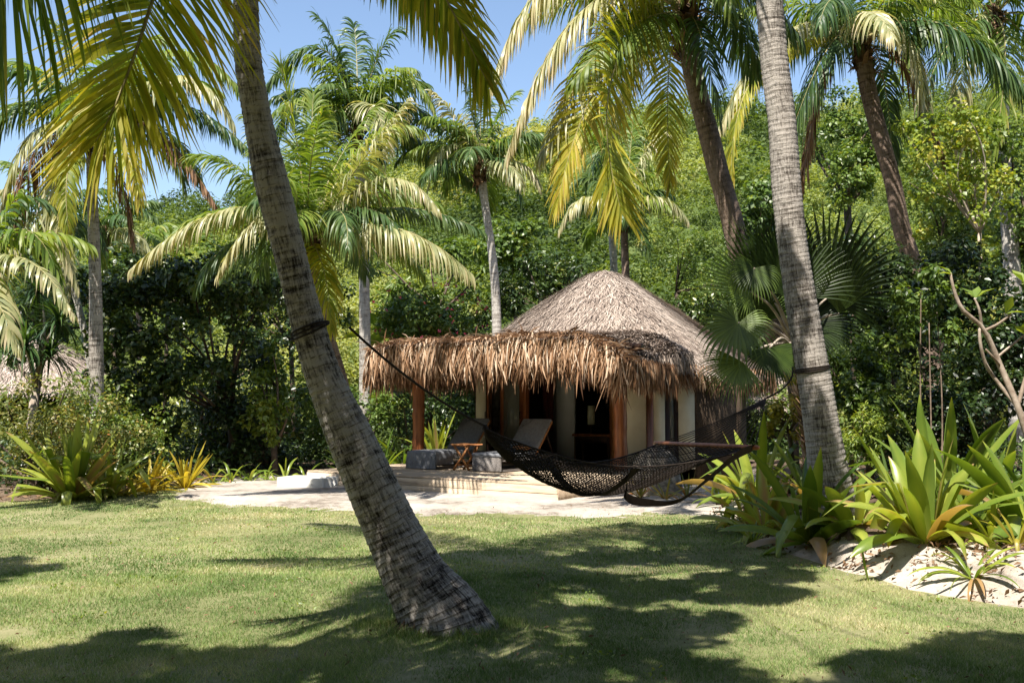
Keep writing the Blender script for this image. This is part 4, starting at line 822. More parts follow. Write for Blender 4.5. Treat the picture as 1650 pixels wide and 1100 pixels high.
# lintel, frames
m = MB(); m.bar((.85, WF - .06, 2.52), (5.3, WF - .06, 2.52), .14, .16); m.build('lintel', M['wood_dark'], hut)
m = MB(); m.tube([(.35, 2.4, 2.62), (3, 2.4, 2.64), (6.1, 2.4, 2.62)], .075, k=10); m.build('porch_beam', M['wood_dark'], hut, smooth_=True)
def jamb(pt, wd=.09, dp=.14, mat='wood_red', z1=2.46, rz=0):
    m = MB(); m.box((pt[0], pt[1], (DZ + z1) / 2), (wd, dp, z1 - DZ), rz=rz, bev=.008); return m.build('door_frame', M[mat], hut)
jamb((1.28, WF - .02), .10, mat='wood_dark'); jamb((2.26, WF - .02), .13); jamb((4.47, WF - .02), .12, mat='wood_orange')
jamb(F0 + fd * .03, .13, mat='wood_red', rz=dA, z1=2.34)
# folding glazed door leaves
def door(u, w, ang, wd=.62, mat='wood_red', label=None, handle=True, org=None):
    dr = bpy.data.objects.new('door', None); COL.objects.link(dr); dr.parent = hut; dr.location = (u, w, DZ); dr.rotation_euler = (0, 0, ang); dr['_o'] = (0.0, 0.0, 0.0)
    if label: dr['label'] = label
    H = 2.08; m = MB()
    for x in (.04, wd - .04): m.box((x, 0, H / 2), (.08, .045, H), bev=.005)
    for z in (.09, H - .05): m.box((wd / 2, 0, z), (wd - .16, .04, .10 if z > 1 else .18), bev=.005)
    m.build('door_frame', M[mat], dr)
    m = MB(); m.box((wd / 2, 0, H / 2 + .03), (wd - .16, .008, H - .24)); m.build('pane', M['glass'], dr)
    if handle:
        m = MB(); m.tube([(wd - .04, -.03, .98), (wd - .04, -.07, .98), (wd - .04, -.07, 1.12), (wd - .04, -.03, 1.12)], .009, k=6); m.build('handle', M['rope'], dr)
    return dr
door(1.62, WF - .05, 0, .60); door(1.36, WF - .05, R_(-68), .30, label='narrow folded door leaf standing open'); 
dr = door(*(F0 + fd * .36), dA, .26, mat='wood_dark', handle=True)
# floor and inside
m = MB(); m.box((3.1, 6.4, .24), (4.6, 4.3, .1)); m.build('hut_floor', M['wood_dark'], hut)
m = MB(); m.box((2.66, 5.2, 1.35), (.46, .08, 2.1)); m.build('partition_wall', M['greywall'], hut)
m = MB(); m.box((1.9, 6.0, 1.35), (.7, .06, 2.1)); m.build('partition_wall', M['greywall'], hut)
# posts
def post(u, w, label):
    m = MB(); r = hr.uniform(.12, .135); n = 26; z = np.linspace(.28, 2.72, n)
    m.tube(np.stack([u + hr.normal(0, .006, n), w + hr.normal(0, .006, n), z], 1), r * (1 + hr.normal(0, .015, n)), k=16); m.tube([(u, w, .27), (u, w, .34)], r * 1.12, k=16, tint=.2)
    o = m.build('porch_post', M['wood_red'], hut, smooth_=True); o['label'] = label
post(.76, 2.4, 'round red timber post at the left end of the porch'); post(5.07, 3.4, 'thick round red timber post beside the cream wall')

def hp(u, w, z=0):
    c, s = math.cos(HR), math.sin(HR); return (HA[0] + u * c - w * s, HA[1] + u * s + w * c, z)
def hroot(name, u, w, z, label, cat, group=None, rz=0): return root(name, hp(u, w, z), label, cat, group, HR + rz, local=True)
# furniture inside
t = hroot('console_table', 3.32, 5.35, .29, 'dark wooden console table inside the open doorway', 'table')
m = MB(); m.box((0, 0, .62), (.95, .42, .05), bev=.01); m.build('table_top', M['wood_red'], t)
m = MB(); m.box((0, .02, .52), (.82, .34, .14), bev=.005); m.build('drawer', M['wood_dark'], t)
for x in (-.43, .43):
    for y in (-.16, .16): m = MB(); m.box((x, y, .297), (.055, .055, .594), bev=.004); m.build('leg', M['wood_dark'], t)
t = hroot('wall_mirror', 2.95, 6.6, 1.0, 'framed mirror standing over the console table', 'mirror')
m = MB(); 
for x in (-.3, .3): m.box((x, 0, .45), (.07, .05, .9), bev=.004)
for z in (.035, .865): m.box((0, 0, z), (.53, .05, .07), bev=.004)
m.build('frame', M['wood_dark'], t); m = MB(); m.box((0, .005, .45), (.53, .02, .76)); m.build('glass', M['mirror'], t)
t = hroot('wall_lamp', 3.22, 5.35, .94, 'pale shaded lamp standing on the console table', 'lamp')
m = MB(); m.tube([(0, 0, 0), (0, 0, .02), (0, 0, .03), (0, 0, .2)], [.07, .07, .015, .012], k=12); m.build('base', M['wood_dark'], t)
m = MB(); m.tube([(0, 0, .2), (0, 0, .62)], [.085, .08], k=16); m.build('lamp_shade', M['yellow_glass'], t, smooth_=True)
t = hroot('hanging_robe', 2.25, 5.1, 1.0, 'dark red robe hanging at the end of the grey partition', 'robe')
m = MB(); z = np.linspace(0, 1.25, 14); 
for kx in range(5): m.tube(np.stack([(kx - 2) * .045 + .012 * np.sin(z * 5 + kx), .02 * np.cos(kx * 2 + z * 3), z], 1), .045 * np.interp(z, [0, .9, 1.25], [1.15, 1, .55]), k=8)
m.build('cloth', M['towel'], t, smooth_=True)
t = hroot('stool', 3.75, 6.3, .29, 'small low stool in the dark room beside the console table', 'stool')
m = MB(); m.box((0, 0, .43), (.36, .3, .04), bev=.01); m.build('seat', M['wood_red'], t)
for x in (-.14, .14):
    for y in (-.11, .11): m = MB(); m.box((x, y, .205), (.035, .035, .41)); m.build('leg', M['wood_red'], t)

# deck
t = root('wooden_deck', HA, 'pale weathered plank deck with a two board front edge', 'deck', None, HR, local=True)
m = MB(); w = 0.0; i = 0
while w < 4.1:
    o = hr.uniform(-.01, .01); m.box((2.935 + o, w + .068, .285), (5.87, .134, .03), tint=hr.uniform(.25, .75), bev=.004); w += .14; i += 1
m.build('deck_boards', M['wood_deck'], t)
m = MB(); m.box((2.93, -.015, .205), (5.84, .03, .125), tint=.7, bev=.004); m.box((2.93, -.035, .06), (5.90, .03, .15), tint=.8, bev=.004); m.build('fascia', M['wood_deck'], t)
for x_ in (5.865, .02): m = MB(); m.box((x_, 2.0, .14), (.04, 4.0, .25), tint=.3); m.build('side_skirt', M['wood_deck'], t)

# loungers
def lounger():
    t = hroot('sun_lounger', 0, 0, DZ + .001, 'grey wicker sun lounger with cloth draped over its foot end', 'sun lounger', 'sun loungers on the deck')
    L, Wd = 2.0, .68
    for y_ in (.03, L - .05): m = MB(); m.box((0, y_, .15), (Wd, .06, .28), bev=.02); m.build('wicker_end', M['wicker'], t)
    m = MB()
    for x in (-Wd / 2 + .035, Wd / 2 - .035): m.box((x, L / 2, .245), (.07, L - .14, .09), bev=.01); m.box((x, L / 2, .035), (.05, L - .14, .05), bev=.01)
    m.build('side_rail', M['wicker'], t)
    m = MB(); m.box((0, .60, .325), (Wd + .02, 1.22, .07), bev=.022); m.build('seat_cushion', M['cushion'], t)
    # backrest raised
    a = R_(48); n = 10; m = MB(); c0 = np.array([0, 1.2, .31]); d = np.array([0, math.cos(a), math.sin(a)]); nn = np.array([0, -math.sin(a), math.cos(a)])
    m.box(c0 + d * .43 + nn * .045, (Wd + .02, .86, .07), M=np.stack([[1, 0, 0], d, nn], 1), bev=.022); m.build('back_cushion', M['cushion'], t)
    m = MB(); m.box(c0 + d * .43 - nn * .018, (Wd, .86, .045), M=np.stack([[1, 0, 0], d, nn], 1), bev=.01)
    m.build('backrest', M['wood_orange'], t)
    for x in (-.27, .27): m = MB(); m.bar(c0 + d * .6 - nn * .06 + [x, 0, 0], (x, 1.9, .26), .03, .03); m.build('back_support', M['wood_dark'], t)
    return t
def copytree(o, parent=None):
    c = o.copy(); COL.objects.link(c)
    if parent is not None: c.parent = parent
    for ch in [x for x in bpy.data.objects if x.parent == o]: copytree(ch, c)
    return c
l1 = lounger(); l1.location = hp(1.66, 1.5, DZ + .001)
l2 = copytree(l1); l2.location = hp(3.20, 1.55, DZ + .001); l2['label'] = 'grey wicker sun lounger with bare woven foot end, right of the teak table'
# cloth over the foot of the first
m = MB(); nx, ny = 26, 26; X, Y = np.meshgrid(np.linspace(-.62, .62, nx), np.linspace(-.36, .52, ny)); r_ = np.random.default_rng(5)
def drape(X, Y):
    ex = np.maximum(np.abs(X) - .352, 0); ey = np.maximum(-.012 - Y, 0); e = np.maximum(ex, ey)
    x = np.sign(X) * np.minimum(np.abs(X), .352 + .02) + np.sign(X) * .03 * ex; y = np.maximum(Y, -.025) - .02 * ey
    f = .016 * np.sin(X * 26 + Y * 6) * np.minimum(1, e * 6); return np.stack([x + np.sign(X) * f * (ex > 0), y - np.abs(f) * (ey > 0) - .004, np.maximum(.01, .368 - e)], -1)
V = drape(X, Y); i = np.arange(ny - 1)[:, None] * nx + np.arange(nx - 1)[None]
m.add(V.reshape(-1, 3), np.stack([i, i + 1, i + nx + 1, i + nx], -1).reshape(-1, 4))
o = m.build('draped_cloth', M['cushion'], None, (0, 0, 0), True); o.location = l1.location; o.rotation_euler = (0, 0, HR); tag(o, 'grey cloth draped over the foot end of the left lounger', 'cloth')
# towel roll on the right lounger
m = MB(); th = np.linspace(-.2, .2, 9); m.tube(np.stack([th, 0 * th, .01 * np.cos(th * 8)], 1), [.03, .05, .055, .055, .055, .055, .055, .05, .03], k=12)
o = m.build('rolled_towel', M['wood_orange'], None, None, True); o.location = hp(3.28, 2.62, DZ + .42); o.rotation_euler = (0, 0, HR); tag(o, 'orange rolled towel lying at the backrest of the right lounger', 'towel')

t = hroot('folding_table', 2.50, 1.85, DZ + .001, 'small folding teak side table between the two loungers', 'side table')
m = MB()
for k in range(6): m.box((-.2 + k * .08, 0, .50), (.07, .42, .022), tint=hr.random(), bev=.004)
m.box((0, -.17, .478), (.44, .03, .02)); m.box((0, .17, .478), (.44, .03, .02)); m.build('table_top', M['wood_orange'], t)
for y in (-.16, .16):
    for s in (-1, 1): m = MB(); m.bar((s * .19, y + s * .014, 0), (-s * .19, y + s * .014, .468), .04, .022, up=(0, 1, 0)); m.build('leg', M['wood_orange'], t)
m = MB(); m.bar((-.13, -.16, .10), (-.13, .16, .10), .03, .03); m.bar((.13, -.16, .10), (.13, .16, .10), .03, .03); m.build('stretcher', M['wood_orange'], t)

# white foot bath at the left end of the deck
b = gp(492, 786, .03); t = root('foot_bath', (b[0], b[1] + .25, .0), 'low white plastered foot bath at the left end of the deck', 'foot bath', None, R_(-20), local=True)
m = MB(); a_, b_, h_ = .98, .62, .22
m.box((0, -b_ / 2 + .04, h_ / 2), (a_, .08, h_), bev=.012); m.box((0, b_ / 2 - .04, h_ / 2), (a_, .08, h_), bev=.012); m.box((-a_ / 2 + .04, 0, h_ / 2), (.08, b_ - .16, h_), bev=.012); m.box((a_ / 2 - .04, 0, h_ / 2), (.08, b_ - .16, h_), bev=.012); m.box((0, 0, .04), (a_ - .16, b_ - .16, .06))
m.build('basin', M['white'], t)
m = MB(); m.box((0, 0, .15), (a_ - .18, b_ - .18, .015), tint=.2); m.build('slatted_grate', M['wood_deck'], t)

# neighbouring hut at the left
nb = at(60, 590, 33); t = root('neighbouring_hut', (nb[0], 33, 0), 'grey thatched roof of a second hut between the pandanus and the grey palm', 'hut', None, .3, local=True)
def cone_roof(t, R, z0, z1, n, seed, lo=.05):
    r = np.random.default_rng(seed); m = MB(); na = 48; a = np.linspace(0, 2 * math.pi, na, endpoint=False); V = np.vstack([np.stack([R * np.cos(a), R * np.sin(a), a * 0 + z0], 1), [[0, 0, z1]]])
    m.add(V, None, [[i, (i + 1) % na, na] for i in range(na)], tint=.3)
    t_ = np.sqrt(r.random(n)); a = r.uniform(0, 6.283, n); p = np.stack([R * t_ * np.cos(a), R * t_ * np.sin(a), z1 - (z1 - z0) * t_ + .02], 1)
    d = nrm(np.stack([R * np.cos(a), R * np.sin(a), a * 0 - (z1 - z0)], 1)); s = nrm(np.cross(d, UP)); d = nrm(d + s * r.normal(0, .35, n)[:, None] + r.normal(0, .08, (n, 3))); ln = r.uniform(.2, .6, n)[:, None]
    m.ribbons(np.stack([p, p + d * ln * .5 + UP * .02, p + d * ln], 1), (s * .016)[:, None] * np.array([1, .9, .2])[None, :, None], tint=np.clip(r.normal(.55, .2, n), 0, 1)); m.build('roof', M['thatch'], t)
cone_roof(t, 3.6, 1.9, 4.0, 9000, 3)
m = MB(); m.tube([(0, 0, -.2), (0, 0, 2.3)], 2.8, k=14); m.build('wall', M['darkwall'], t)
b = at(545, 560, 30)

# ------------------------------------------------------------------ strap leaved plants
def strap(name, label, cat, base, n, L, w, mat, el=(80, 15), bend=(25, 80), tint=.45, seed=0, group=None, az=None, fold=.35, K=10, broken=.2, stemr=0, tips=.4):
    r = np.random.default_rng(seed + 900); base = np.array(base, float); m = MB()
    w = w * (1.25 if w > .09 else 1.1); q = np.linspace(0, 1, n) ; A = (np.arange(n) * 2.399 + r.normal(0, .25, n)) if az is None else r.uniform(az[0], az[1], n)
    e0 = np.radians(el[0] + (el[1] - el[0]) * q + r.normal(0, 7, n)); bd = np.radians(bend[0] + (bend[1] - bend[0]) * q ** 1.2 + r.normal(0, 10, n)); ln = L * r.uniform(.7, 1.1, n) * (1 - .25 * np.abs(q - .4))
    p = base + np.stack([np.cos(A), np.sin(A), 0 * A], 1) * w * .5; P = [p]; D = []
    brk = r.integers(3, K - 2, n); isb = r.random(n) < broken
    wob = r.normal(0, .12, n)
    for k in range(K):
        e = e0 - bd * (k / (K - 1)) ** 1.5 - np.where(isb & (k >= brk), 1.3, 0); a = A + wob * k * .25
        d = np.stack([np.cos(a) * np.cos(e), np.sin(a) * np.cos(e), np.sin(e)], 1); D.append(d)
        if k: P.append(P[-1] + d * (ln / (K - 1))[:, None])
    P = np.stack(P, 1); D = np.stack(D, 1); s = np.stack([-np.sin(A), np.cos(A), 0 * A], 1)[:, None]
    tw = (r.normal(0, .25, n)[:, None] + r.normal(0, .5, n)[:, None] * np.linspace(0, 1, K)[None])[..., None]; nn = np.cross(s, D); s = s * np.cos(tw) + nn * np.sin(tw)
    prof = np.interp(np.linspace(0, 1, K), [0, .2, .5, .75, .92, 1], [.55, .85, 1, .8, .35, .03])[None, :, None]; ww = (w / 2 * r.uniform(.75, 1.15, n))[:, None, None]
    nd = nrm(np.cross(D, s)); ti = np.clip((tint + r.normal(0, .14, n) + .12 * q)[:, None] + np.linspace(.06, -.04, K)[None] + (np.linspace(0, 1, K)[None] > .9) * tips, 0, 1)
    dead = (r.random(n) < .10) & (q > .6); ti = np.where(dead[:, None], 1.0, np.minimum(ti, .86 + (np.linspace(0, 1, K)[None] > .9) * .14))
    m.ribbons(P, s * prof * ww, tint=ti, fold=nd * prof * ww * fold, rib=.16)
    if stemr: m.tube([base - UP * .08, base + UP * .04, base + UP * .14], [stemr * 1.2, stemr, stemr * .6], k=10, tint=.8)
    o = m.build(name, M[mat], None, tuple(base), True); o.location = tuple(base); return tag(o, label, cat, group)
def bz(x, y): return float(bank_z(np.array([float(x)]), np.array([float(y)]))[0])
def onbank(px, py, Y):
    p = at(px, py, Y); return np.array([p[0], Y, max(bz(p[0], Y), 0) - .01])
def onland(px, Y):
    x = (px - 825) / F * Y; z = max(0, float(soil_z(np.array([x]), np.array([Y]))[0]) if x < 0 else bz(x, Y), float(sand_z(np.array([x]), np.array([Y]))[0])); return np.array([x, Y, z - .01])
GL = 'broad leaved lilies on the sandy bank'; GP = 'strap leaved plants at the hedge foot'; GSL = 'small plants on the sandy bank'
strap('crinum_lily', 'largest bright green lily with broad upright leaves on the right bank', 'lily', onland(1482, 9.5), 38, 1.15, .135, 'lily', (86, 24), (10, 60), .55, 1, GL, stemr=.07)
strap('crinum_lily', 'big lily cut by the right edge of the picture, long broad folded leaves', 'lily', onland(1655, 9.4), 24, 1.15, .14, 'lily', (84, 15), (15, 65), .42, 2, GL, stemr=.07)
strap('crinum_lily', 'tall green lily behind the largest lily, leaves standing upright', 'lily', onland(1520, 11.2), 16, 1.45, .13, 'lily', (86, 55), (5, 45), .36, 3, GL)
strap('crinum_lily', 'dark green lily in front of the tall grey palm foot', 'lily', onland(1300, 10.9), 26, 1.22, .13, 'lily', (84, 8), (15, 70), .40, 4, GL, stemr=.05)
strap('crinum_lily', 'yellow green lily between the hammock end and the grey palm foot', 'lily', onland(1235, 12.2), 24, 1.0, .12, 'lily', (84, 12), (15, 75), .72, 5, GL, stemr=.05)
strap('crinum_lily', 'bright lily behind the hammock rope, left of the grey palm', 'lily', onland(1215, 14.0), 22, 1.35, .13, 'lily', (84, 20), (15, 70), .55, 6, GL)
strap('crinum_lily', 'low lily with wide arching leaves between the grey palm and the largest lily', 'lily', onland(1372, 10.6), 22, .98, .115, 'lily', (60, 0), (25, 80), .58, 7, GL, stemr=.05)
strap('crinum_lily', 'shaded lily under the bare branch at the right edge', 'lily', onland(1600, 11.5), 18, 1.2, .12, 'lily', (84, 20), (10, 70), .35, 8, GL)
strap('crinum_lily', 'lily with yellowing tips beside the low sand edge near the hammock strap', 'lily', onland(1200, 12.9), 16, .6, .07, 'leaf_yellow', (75, 5), (25, 90), .35, 9, GL)
strap('spider_lily', 'spidery plant with long narrow arching leaves on open white sand', 'spider plant', onland(1560, 8.45), 22, .62, .036, 'lily', (55, 8), (45, 105), .45, 10, GSL, broken=.05)
strap('spider_lily', 'small bright tufted plant right of the spidery plant', 'spider plant', onland(1632, 8.9), 16, .42, .045, 'leaf_yellow', (78, 15), (20, 70), .3, 11, GSL)
strap('spider_lily', 'single upright blade sprouting from bare sand', 'sprout', onland(1390, 9.05), 1, .40, .034, 'lily', (88, 88), (8, 8), .5, 12, GSL, az=(0, .1), broken=0)
strap('spider_lily', 'leafy green plant just above the spidery plant among dry leaves', 'plant', onland(1590, 9.3), 16, .5, .06, 'lily', (80, 10), (20, 80), .55, 13, GSL)
strap('spider_lily', 'low grassy plant at the sand edge below the hammock strap', 'plant', onland(1208, 11.6), 26, .45, .028, 'lily', (70, 5), (30, 100), .6, 14, GSL)
strap('spider_lily', 'thin trailing plant hanging over the sand beside the hammock strap', 'plant', onland(1175, 12.9), 24, .5, .03, 'lily', (70, 5), (40, 110), .5, 15, GSL)
strap('spider_lily', 'tuft of small yellow green leaves on the sandy slope under the lilies', 'plant', onland(1262, 11.7), 20, .34, .035, 'leaf_yellow', (70, 5), (30, 90), .3, 16, GSL)
strap('spider_lily', 'short dark strappy plant hugging the bank below the grey palm', 'plant', onland(1330, 10.9), 14, .45, .05, 'lily', (60, -5), (30, 90), .25, 17, GSL)
strap('spider_lily', 'grassy shaded plant at the foot of the largest lily', 'plant', onland(1432, 10.2), 16, .38, .03, 'lily', (60, 0), (30, 90), .3, 18, GSL)
strap('spider_lily', 'dark leaved clump at the right edge behind the dry leaves', 'plant', onland(1655, 10.4), 20, .7, .07, 'lily', (75, 5), (20, 80), .3, 19, GSL)
for i, (px, Y, L, tn, lb) in enumerate([(1300, 13.2, .9, .5, 'green lily behind the tall grey palm'), (1440, 12.2, 1.0, .3, 'shaded lily at the foot of the right thicket, left of the pale stems'), (1345, 12.0, .75, .45, 'lily just behind and right of the grey palm foot'), (1170, 15.5, .8, .5, 'lily beside the boulder under the hammock bar'), (1560, 10.3, .95, .4, 'lily behind the spidery plant in half shade')]):
    strap('crinum_lily', lb, 'lily', onland(px, Y), 20, L, .10, 'lily', (82, 10), (15, 75), tn, 30 + i, GL)
strap('crinum_lily', 'large fan of sunlit sword leaves at the left end of the hedge', 'lily', onland(122, 16.7), 64, 1.5, .12, 'lily', (88, 24), (5, 40), .62, 50, GP)
strap('crinum_lily', 'second clump of long green leaves leaning right beside the large left fan', 'lily', onland(180, 17.2), 24, 1.25, .10, 'lily', (74, 20), (8, 45), .6, 51, GP)
strap('croton_plant', 'small plant with orange yellow leaves beside the large left fan', 'plant', onland(243, 18.3), 40, .85, .07, 'leaf_yellow', (82, 15), (15, 60), .7, 52, GP)
strap('croton_plant', 'small yellow leaved plant farther right along the hedge foot', 'plant', onland(303, 19.0), 38, .95, .07, 'leaf_yellow', (84, 20), (10, 55), .6, 53, GP)
strap('croton_plant', 'low bronze leaved plant between the two green fans', 'plant', onland(205, 17.6), 16, .45, .06, 'leaf_yellow', (60, 0), (30, 80), .7, 54, GP)
for i, (px, Y, lb) in enumerate([(345, 19.7, 'first'), (375, 20.0, 'second'), (405, 20.3, 'third'), (432, 20.5, 'fourth'), (462, 20.6, 'fifth'), (495, 20.7, 'sixth')]):
    strap('border_lily', 'small pale spider lily, %s from the left in the row under the dark bush' % lb, 'plant', onland(px, Y), 13, .58, .045, 'lily', (78, 15), (50, 120), .42, 60 + i, 'row of small spider lilies under the dark bush')
for i, (px, Y, L, lb) in enumerate([(618, 22.6, 1.1, 'dark strap leaved clump left of the deck'), (650, 23.2, 1.2, 'strap leaved clump behind the left lounger'), (560, 21.8, .8, 'low strap leaved clump beside the foot bath'), (590, 22.2, .9, 'shaded strap leaved clump between trunk and deck')]):
    strap('crinum_lily', lb, 'plant', onland(px, Y), 24, L, .08, 'lily', (82, 10), (20, 80), .22, 70 + i, GP)
strap('crinum_lily', 'bright green sunlit clump glowing behind the left porch post', 'plant', onland(705, 25.2), 18, 1.55, .11, 'lily', (88, 50), (5, 50), .6, 76, GP)
strap('banana_plant', 'upright banana leaved plant above the left end of the porch roof', 'plant', at(632, 545, 27) , 9, 1.5, .34, 'lily', (86, 40), (5, 50), .55, 77, None)

# ------------------------------------------------------------------ fan palm
t = root('fan_palm', onland(1312, 12.6), 'fan palm with large pleated fans left and right of the tall grey palm', 'palm tree')
FO = np.array(t['_o']); CR = at(1285, 555, 12.6)
m = MB(); P = catmull([FO - UP * .2, FO * .5 + CR * .5 + [.05, 0, 0], CR], 12); m.tube(P, np.linspace(.11, .09, 12), k=12)
n = 120; r = np.random.default_rng(4); tz = r.random(n); az = r.uniform(0, 6.28, n); b = FO + (CR - FO) * tz[:, None]; d = np.stack([np.cos(az), np.sin(az), np.full(n, 1.4)], 1); d = nrm(d)
m.ribbons(np.stack([b + d * .06, b + d * .2, b + d * .32], 1), (np.stack([-np.sin(az), np.cos(az), 0 * az], 1) * .035)[:, None] * np.array([1, .8, .2])[None, :, None], tint=r.random(n)); m.build('trunk', M['fibre'], t)
def fan(hub, tip, facing, R, spread=115, droop=.25, nseg=40, tint=.45, seed=0, split=.5):
    r = np.random.default_rng(seed + 40); hub = np.array(hub); a = nrm((np.array(tip) - hub)[None])[0]; f = np.array(facing, float); f = f - a * (f @ a); f /= np.linalg.norm(f); s = np.cross(a, f)
    m = MB(); m.tube(catmull([CR + r.normal(0, .05, 3), CR * .45 + hub * .55 + UP * .10, hub], 10), np.linspace(.022, .012, 10), k=6, tint=.7, mi=1)
    ph = np.radians(np.linspace(-spread, spread, nseg)) ; K = 8; dph = ph[1] - ph[0]; u = np.linspace(.02, 1, K)
    ln = R * (.72 + .28 * np.cos(ph * .8)) * r.uniform(.93, 1.05, nseg); D = np.cos(ph)[:, None] * a + np.sin(ph)[:, None] * s
    cup = f * .28
    P = [hub + D * (ln * u[0])[:, None]]; d = nrm(D + cup * .5)
    for k in range(1, K):
        dd = nrm(d - UP * droop * max(0, (u[k] - split)) * 2.2 + r.normal(0, .02, (nseg, 3)) * (u[k] > split)); d = dd; P.append(P[-1] + d * (ln * (u[k] - u[k - 1]))[:, None])
    P = np.stack(P, 1); side = nrm(-np.sin(ph)[:, None] * a + np.cos(ph)[:, None] * s)
    hw = np.where(u < split, u * dph * .54, split * dph * .54 * np.clip((1 - u) / (1 - split), .03, 1)); W = side[:, None] * (ln[:, None] * hw[None])[..., None]
    m.ribbons(P, W, tint=np.clip((tint + r.normal(0, .08, nseg))[:, None] + (u[None] > .85) * .12, 0, 1), fold=-f[None, None] * (ln[:, None] * hw[None])[..., None] * .55)
    m.build('fan_leaf', [M['fan'], M['stem']], t)
Y0 = 12.6
for i, (hx, hy, hd, tx, ty, td, fc, R, sp, dr, ti) in enumerate([
    (1232, 475, .1, 1205, 345, .2, (-.2, -1, .2), 1.08, 75, .08, .42), (1335, 478, .3, 1375, 350, .3, (.2, -1, .1), 1.25, 105, .12, .12), (1352, 505, -.3, 1362, 400, -.4, (.3, -1, .2), .78, 50, .15, .55),
    (1190, 520, -.8, 1160, 590, -1.0, (-.2, -1, .5), .66, 150, .55, .75), (1196, 582, -.9, 1140, 640, -1.0, (-.3, -1, .4), .62, 75, .35, .8), (1215, 432, -.6, 1195, 490, -.7, (0, -1, .4), .48, 120, .6, .6), (1210, 470, -.5, 1145, 462, -.7, (0, -.9, .5), .58, 80, .2, .85),
    (1240, 560, -.7, 1262, 630, -.8, (.2, -1, .3), .60, 90, .5, .5), (1275, 480, -.4, 1290, 370, -.3, (0, -1, .2), .95, 80, .15, .3), (1225, 520, .1, 1200, 440, 0, (0, -1, .3), .7, 90, .3, .4),
    (1300, 520, .4, 1400, 470, .5, (.1, -1, .3), .9, 90, .35, .15), (1262, 440, .5, 1270, 330, .7, (0, -1, 0), 1.0, 70, .1, .2)]):
    fan(at(hx, hy, Y0 + hd), at(tx, ty, Y0 + td), fc, R, sp, dr, 36, ti, i)

# ------------------------------------------------------------------ pandanus at the left
PB = at(52, 640, 19.5); t = root('pandanus_tree', (PB[0], 19.5, 0), 'dark spiky pandanus at the left edge with drooping sword leaves', 'tree')
m = MB(); hd = [at(x, y, 19.5 + d) for x, y, d in [(20, 500, 0), (60, 470, .3), (95, 520, -.3), (40, 560, -.6), (0, 560, .2), (80, 575, -.2)]]
b0 = np.array([PB[0], 19.5, -.1]); m.tube([b0, b0 + [0, 0, 1.2], b0 + [.05, 0, 2.0]], [.11, .09, .08], k=8); limbs(m, b0 + [.05, 0, 2.0], hd, .05, rng, 6); m.build('trunk', M['stem'], t, smooth_=True)
m = MB(); r = np.random.default_rng(8)
for h in hd:
    n = 85; az = r.uniform(0, 6.28, n); el = r.uniform(-.5, 1.45, n); L = r.uniform(.55, 1.0, n); P = [np.repeat(h[None], n, 0)]
    for k in range(5):
        e = el - k * .28 * r.uniform(.6, 1.3, n); P.append(P[-1] + np.stack([np.cos(az) * np.cos(e), np.sin(az) * np.cos(e), np.sin(e)], 1) * (L / 5)[:, None])
    s = np.stack([-np.sin(az), np.cos(az), 0 * az], 1); m.ribbons(np.stack(P, 1), s[:, None] * (np.array([.9, 1, .9, .7, .4, .05]) * .024)[None, :, None], tint=np.clip(r.normal(.42, .18, n), 0, 1))
m.build('crown', M['frond_deep'], t)

# ------------------------------------------------------------------ bare branched frangipani at the right edge
t = root('frangipani', at(1652, 720, 9.9) * [1, 1, 0] + [0, 0, .35], 'pale bare branched shrub at the right edge with a few big oval leaves', 'shrub')
m = MB(); Yf = 9.9
for pts, r0, r1 in [([(1668, 740, 0), (1640, 655, 0), (1612, 590, .1), (1585, 530, .05), (1552, 500, 0), (1538, 470, 0), (1531, 440, 0)], .036, .013), ([(1588, 532, .05), (1608, 522, 0), (1630, 506, -.05)], .018, .011), ([(1582, 528, .05), (1578, 500, 0), (1570, 480, 0)], .016, .010), ([(1578, 528, .05), (1580, 555, .05), (1590, 590, .1), (1615, 625, .1), (1640, 655, 0)], .016, .02), ([(1612, 590, .1), (1600, 575, 0), (1588, 562, 0)], .014, .009), ([(1640, 655, 0), (1655, 600, .1), (1670, 560, .2)], .022, .012), ([(1604, 578, .1), (1625, 560, .1), (1650, 540, .1)], .014, .010)]:
    P = catmull([at(x, y, Yf + d) for x, y, d in pts], 16); m.tube(P, np.linspace(r0, r1, 16) * (1 + rng.normal(0, .05, 16)), k=7, tint=rng.random())
m.build('branches', M['stem'], t, smooth_=True)
m = MB(); r = np.random.default_rng(12)
for x, y, k, d in [(1572, 480, 5, 0), (1620, 506, 2, -.05), (1650, 455, 5, .1), (1655, 540, 5, .1), (1670, 560, 5, .2), (1535, 442, 2, 0)]:
    az = r.uniform(0, 6.28, k); dd = nrm(np.stack([np.cos(az), np.sin(az) * .6, r.uniform(.1, .9, k)], 1)); C = np.repeat(at(x, y, Yf + d)[None], k, 0); add_leaves(m, C, dd, nrm(UP + rdir(k, r) * .3), r.uniform(.16, .24, k), .22, r.uniform(.4, .8, k))
m.build('foliage', M['leaf_bright'], t)

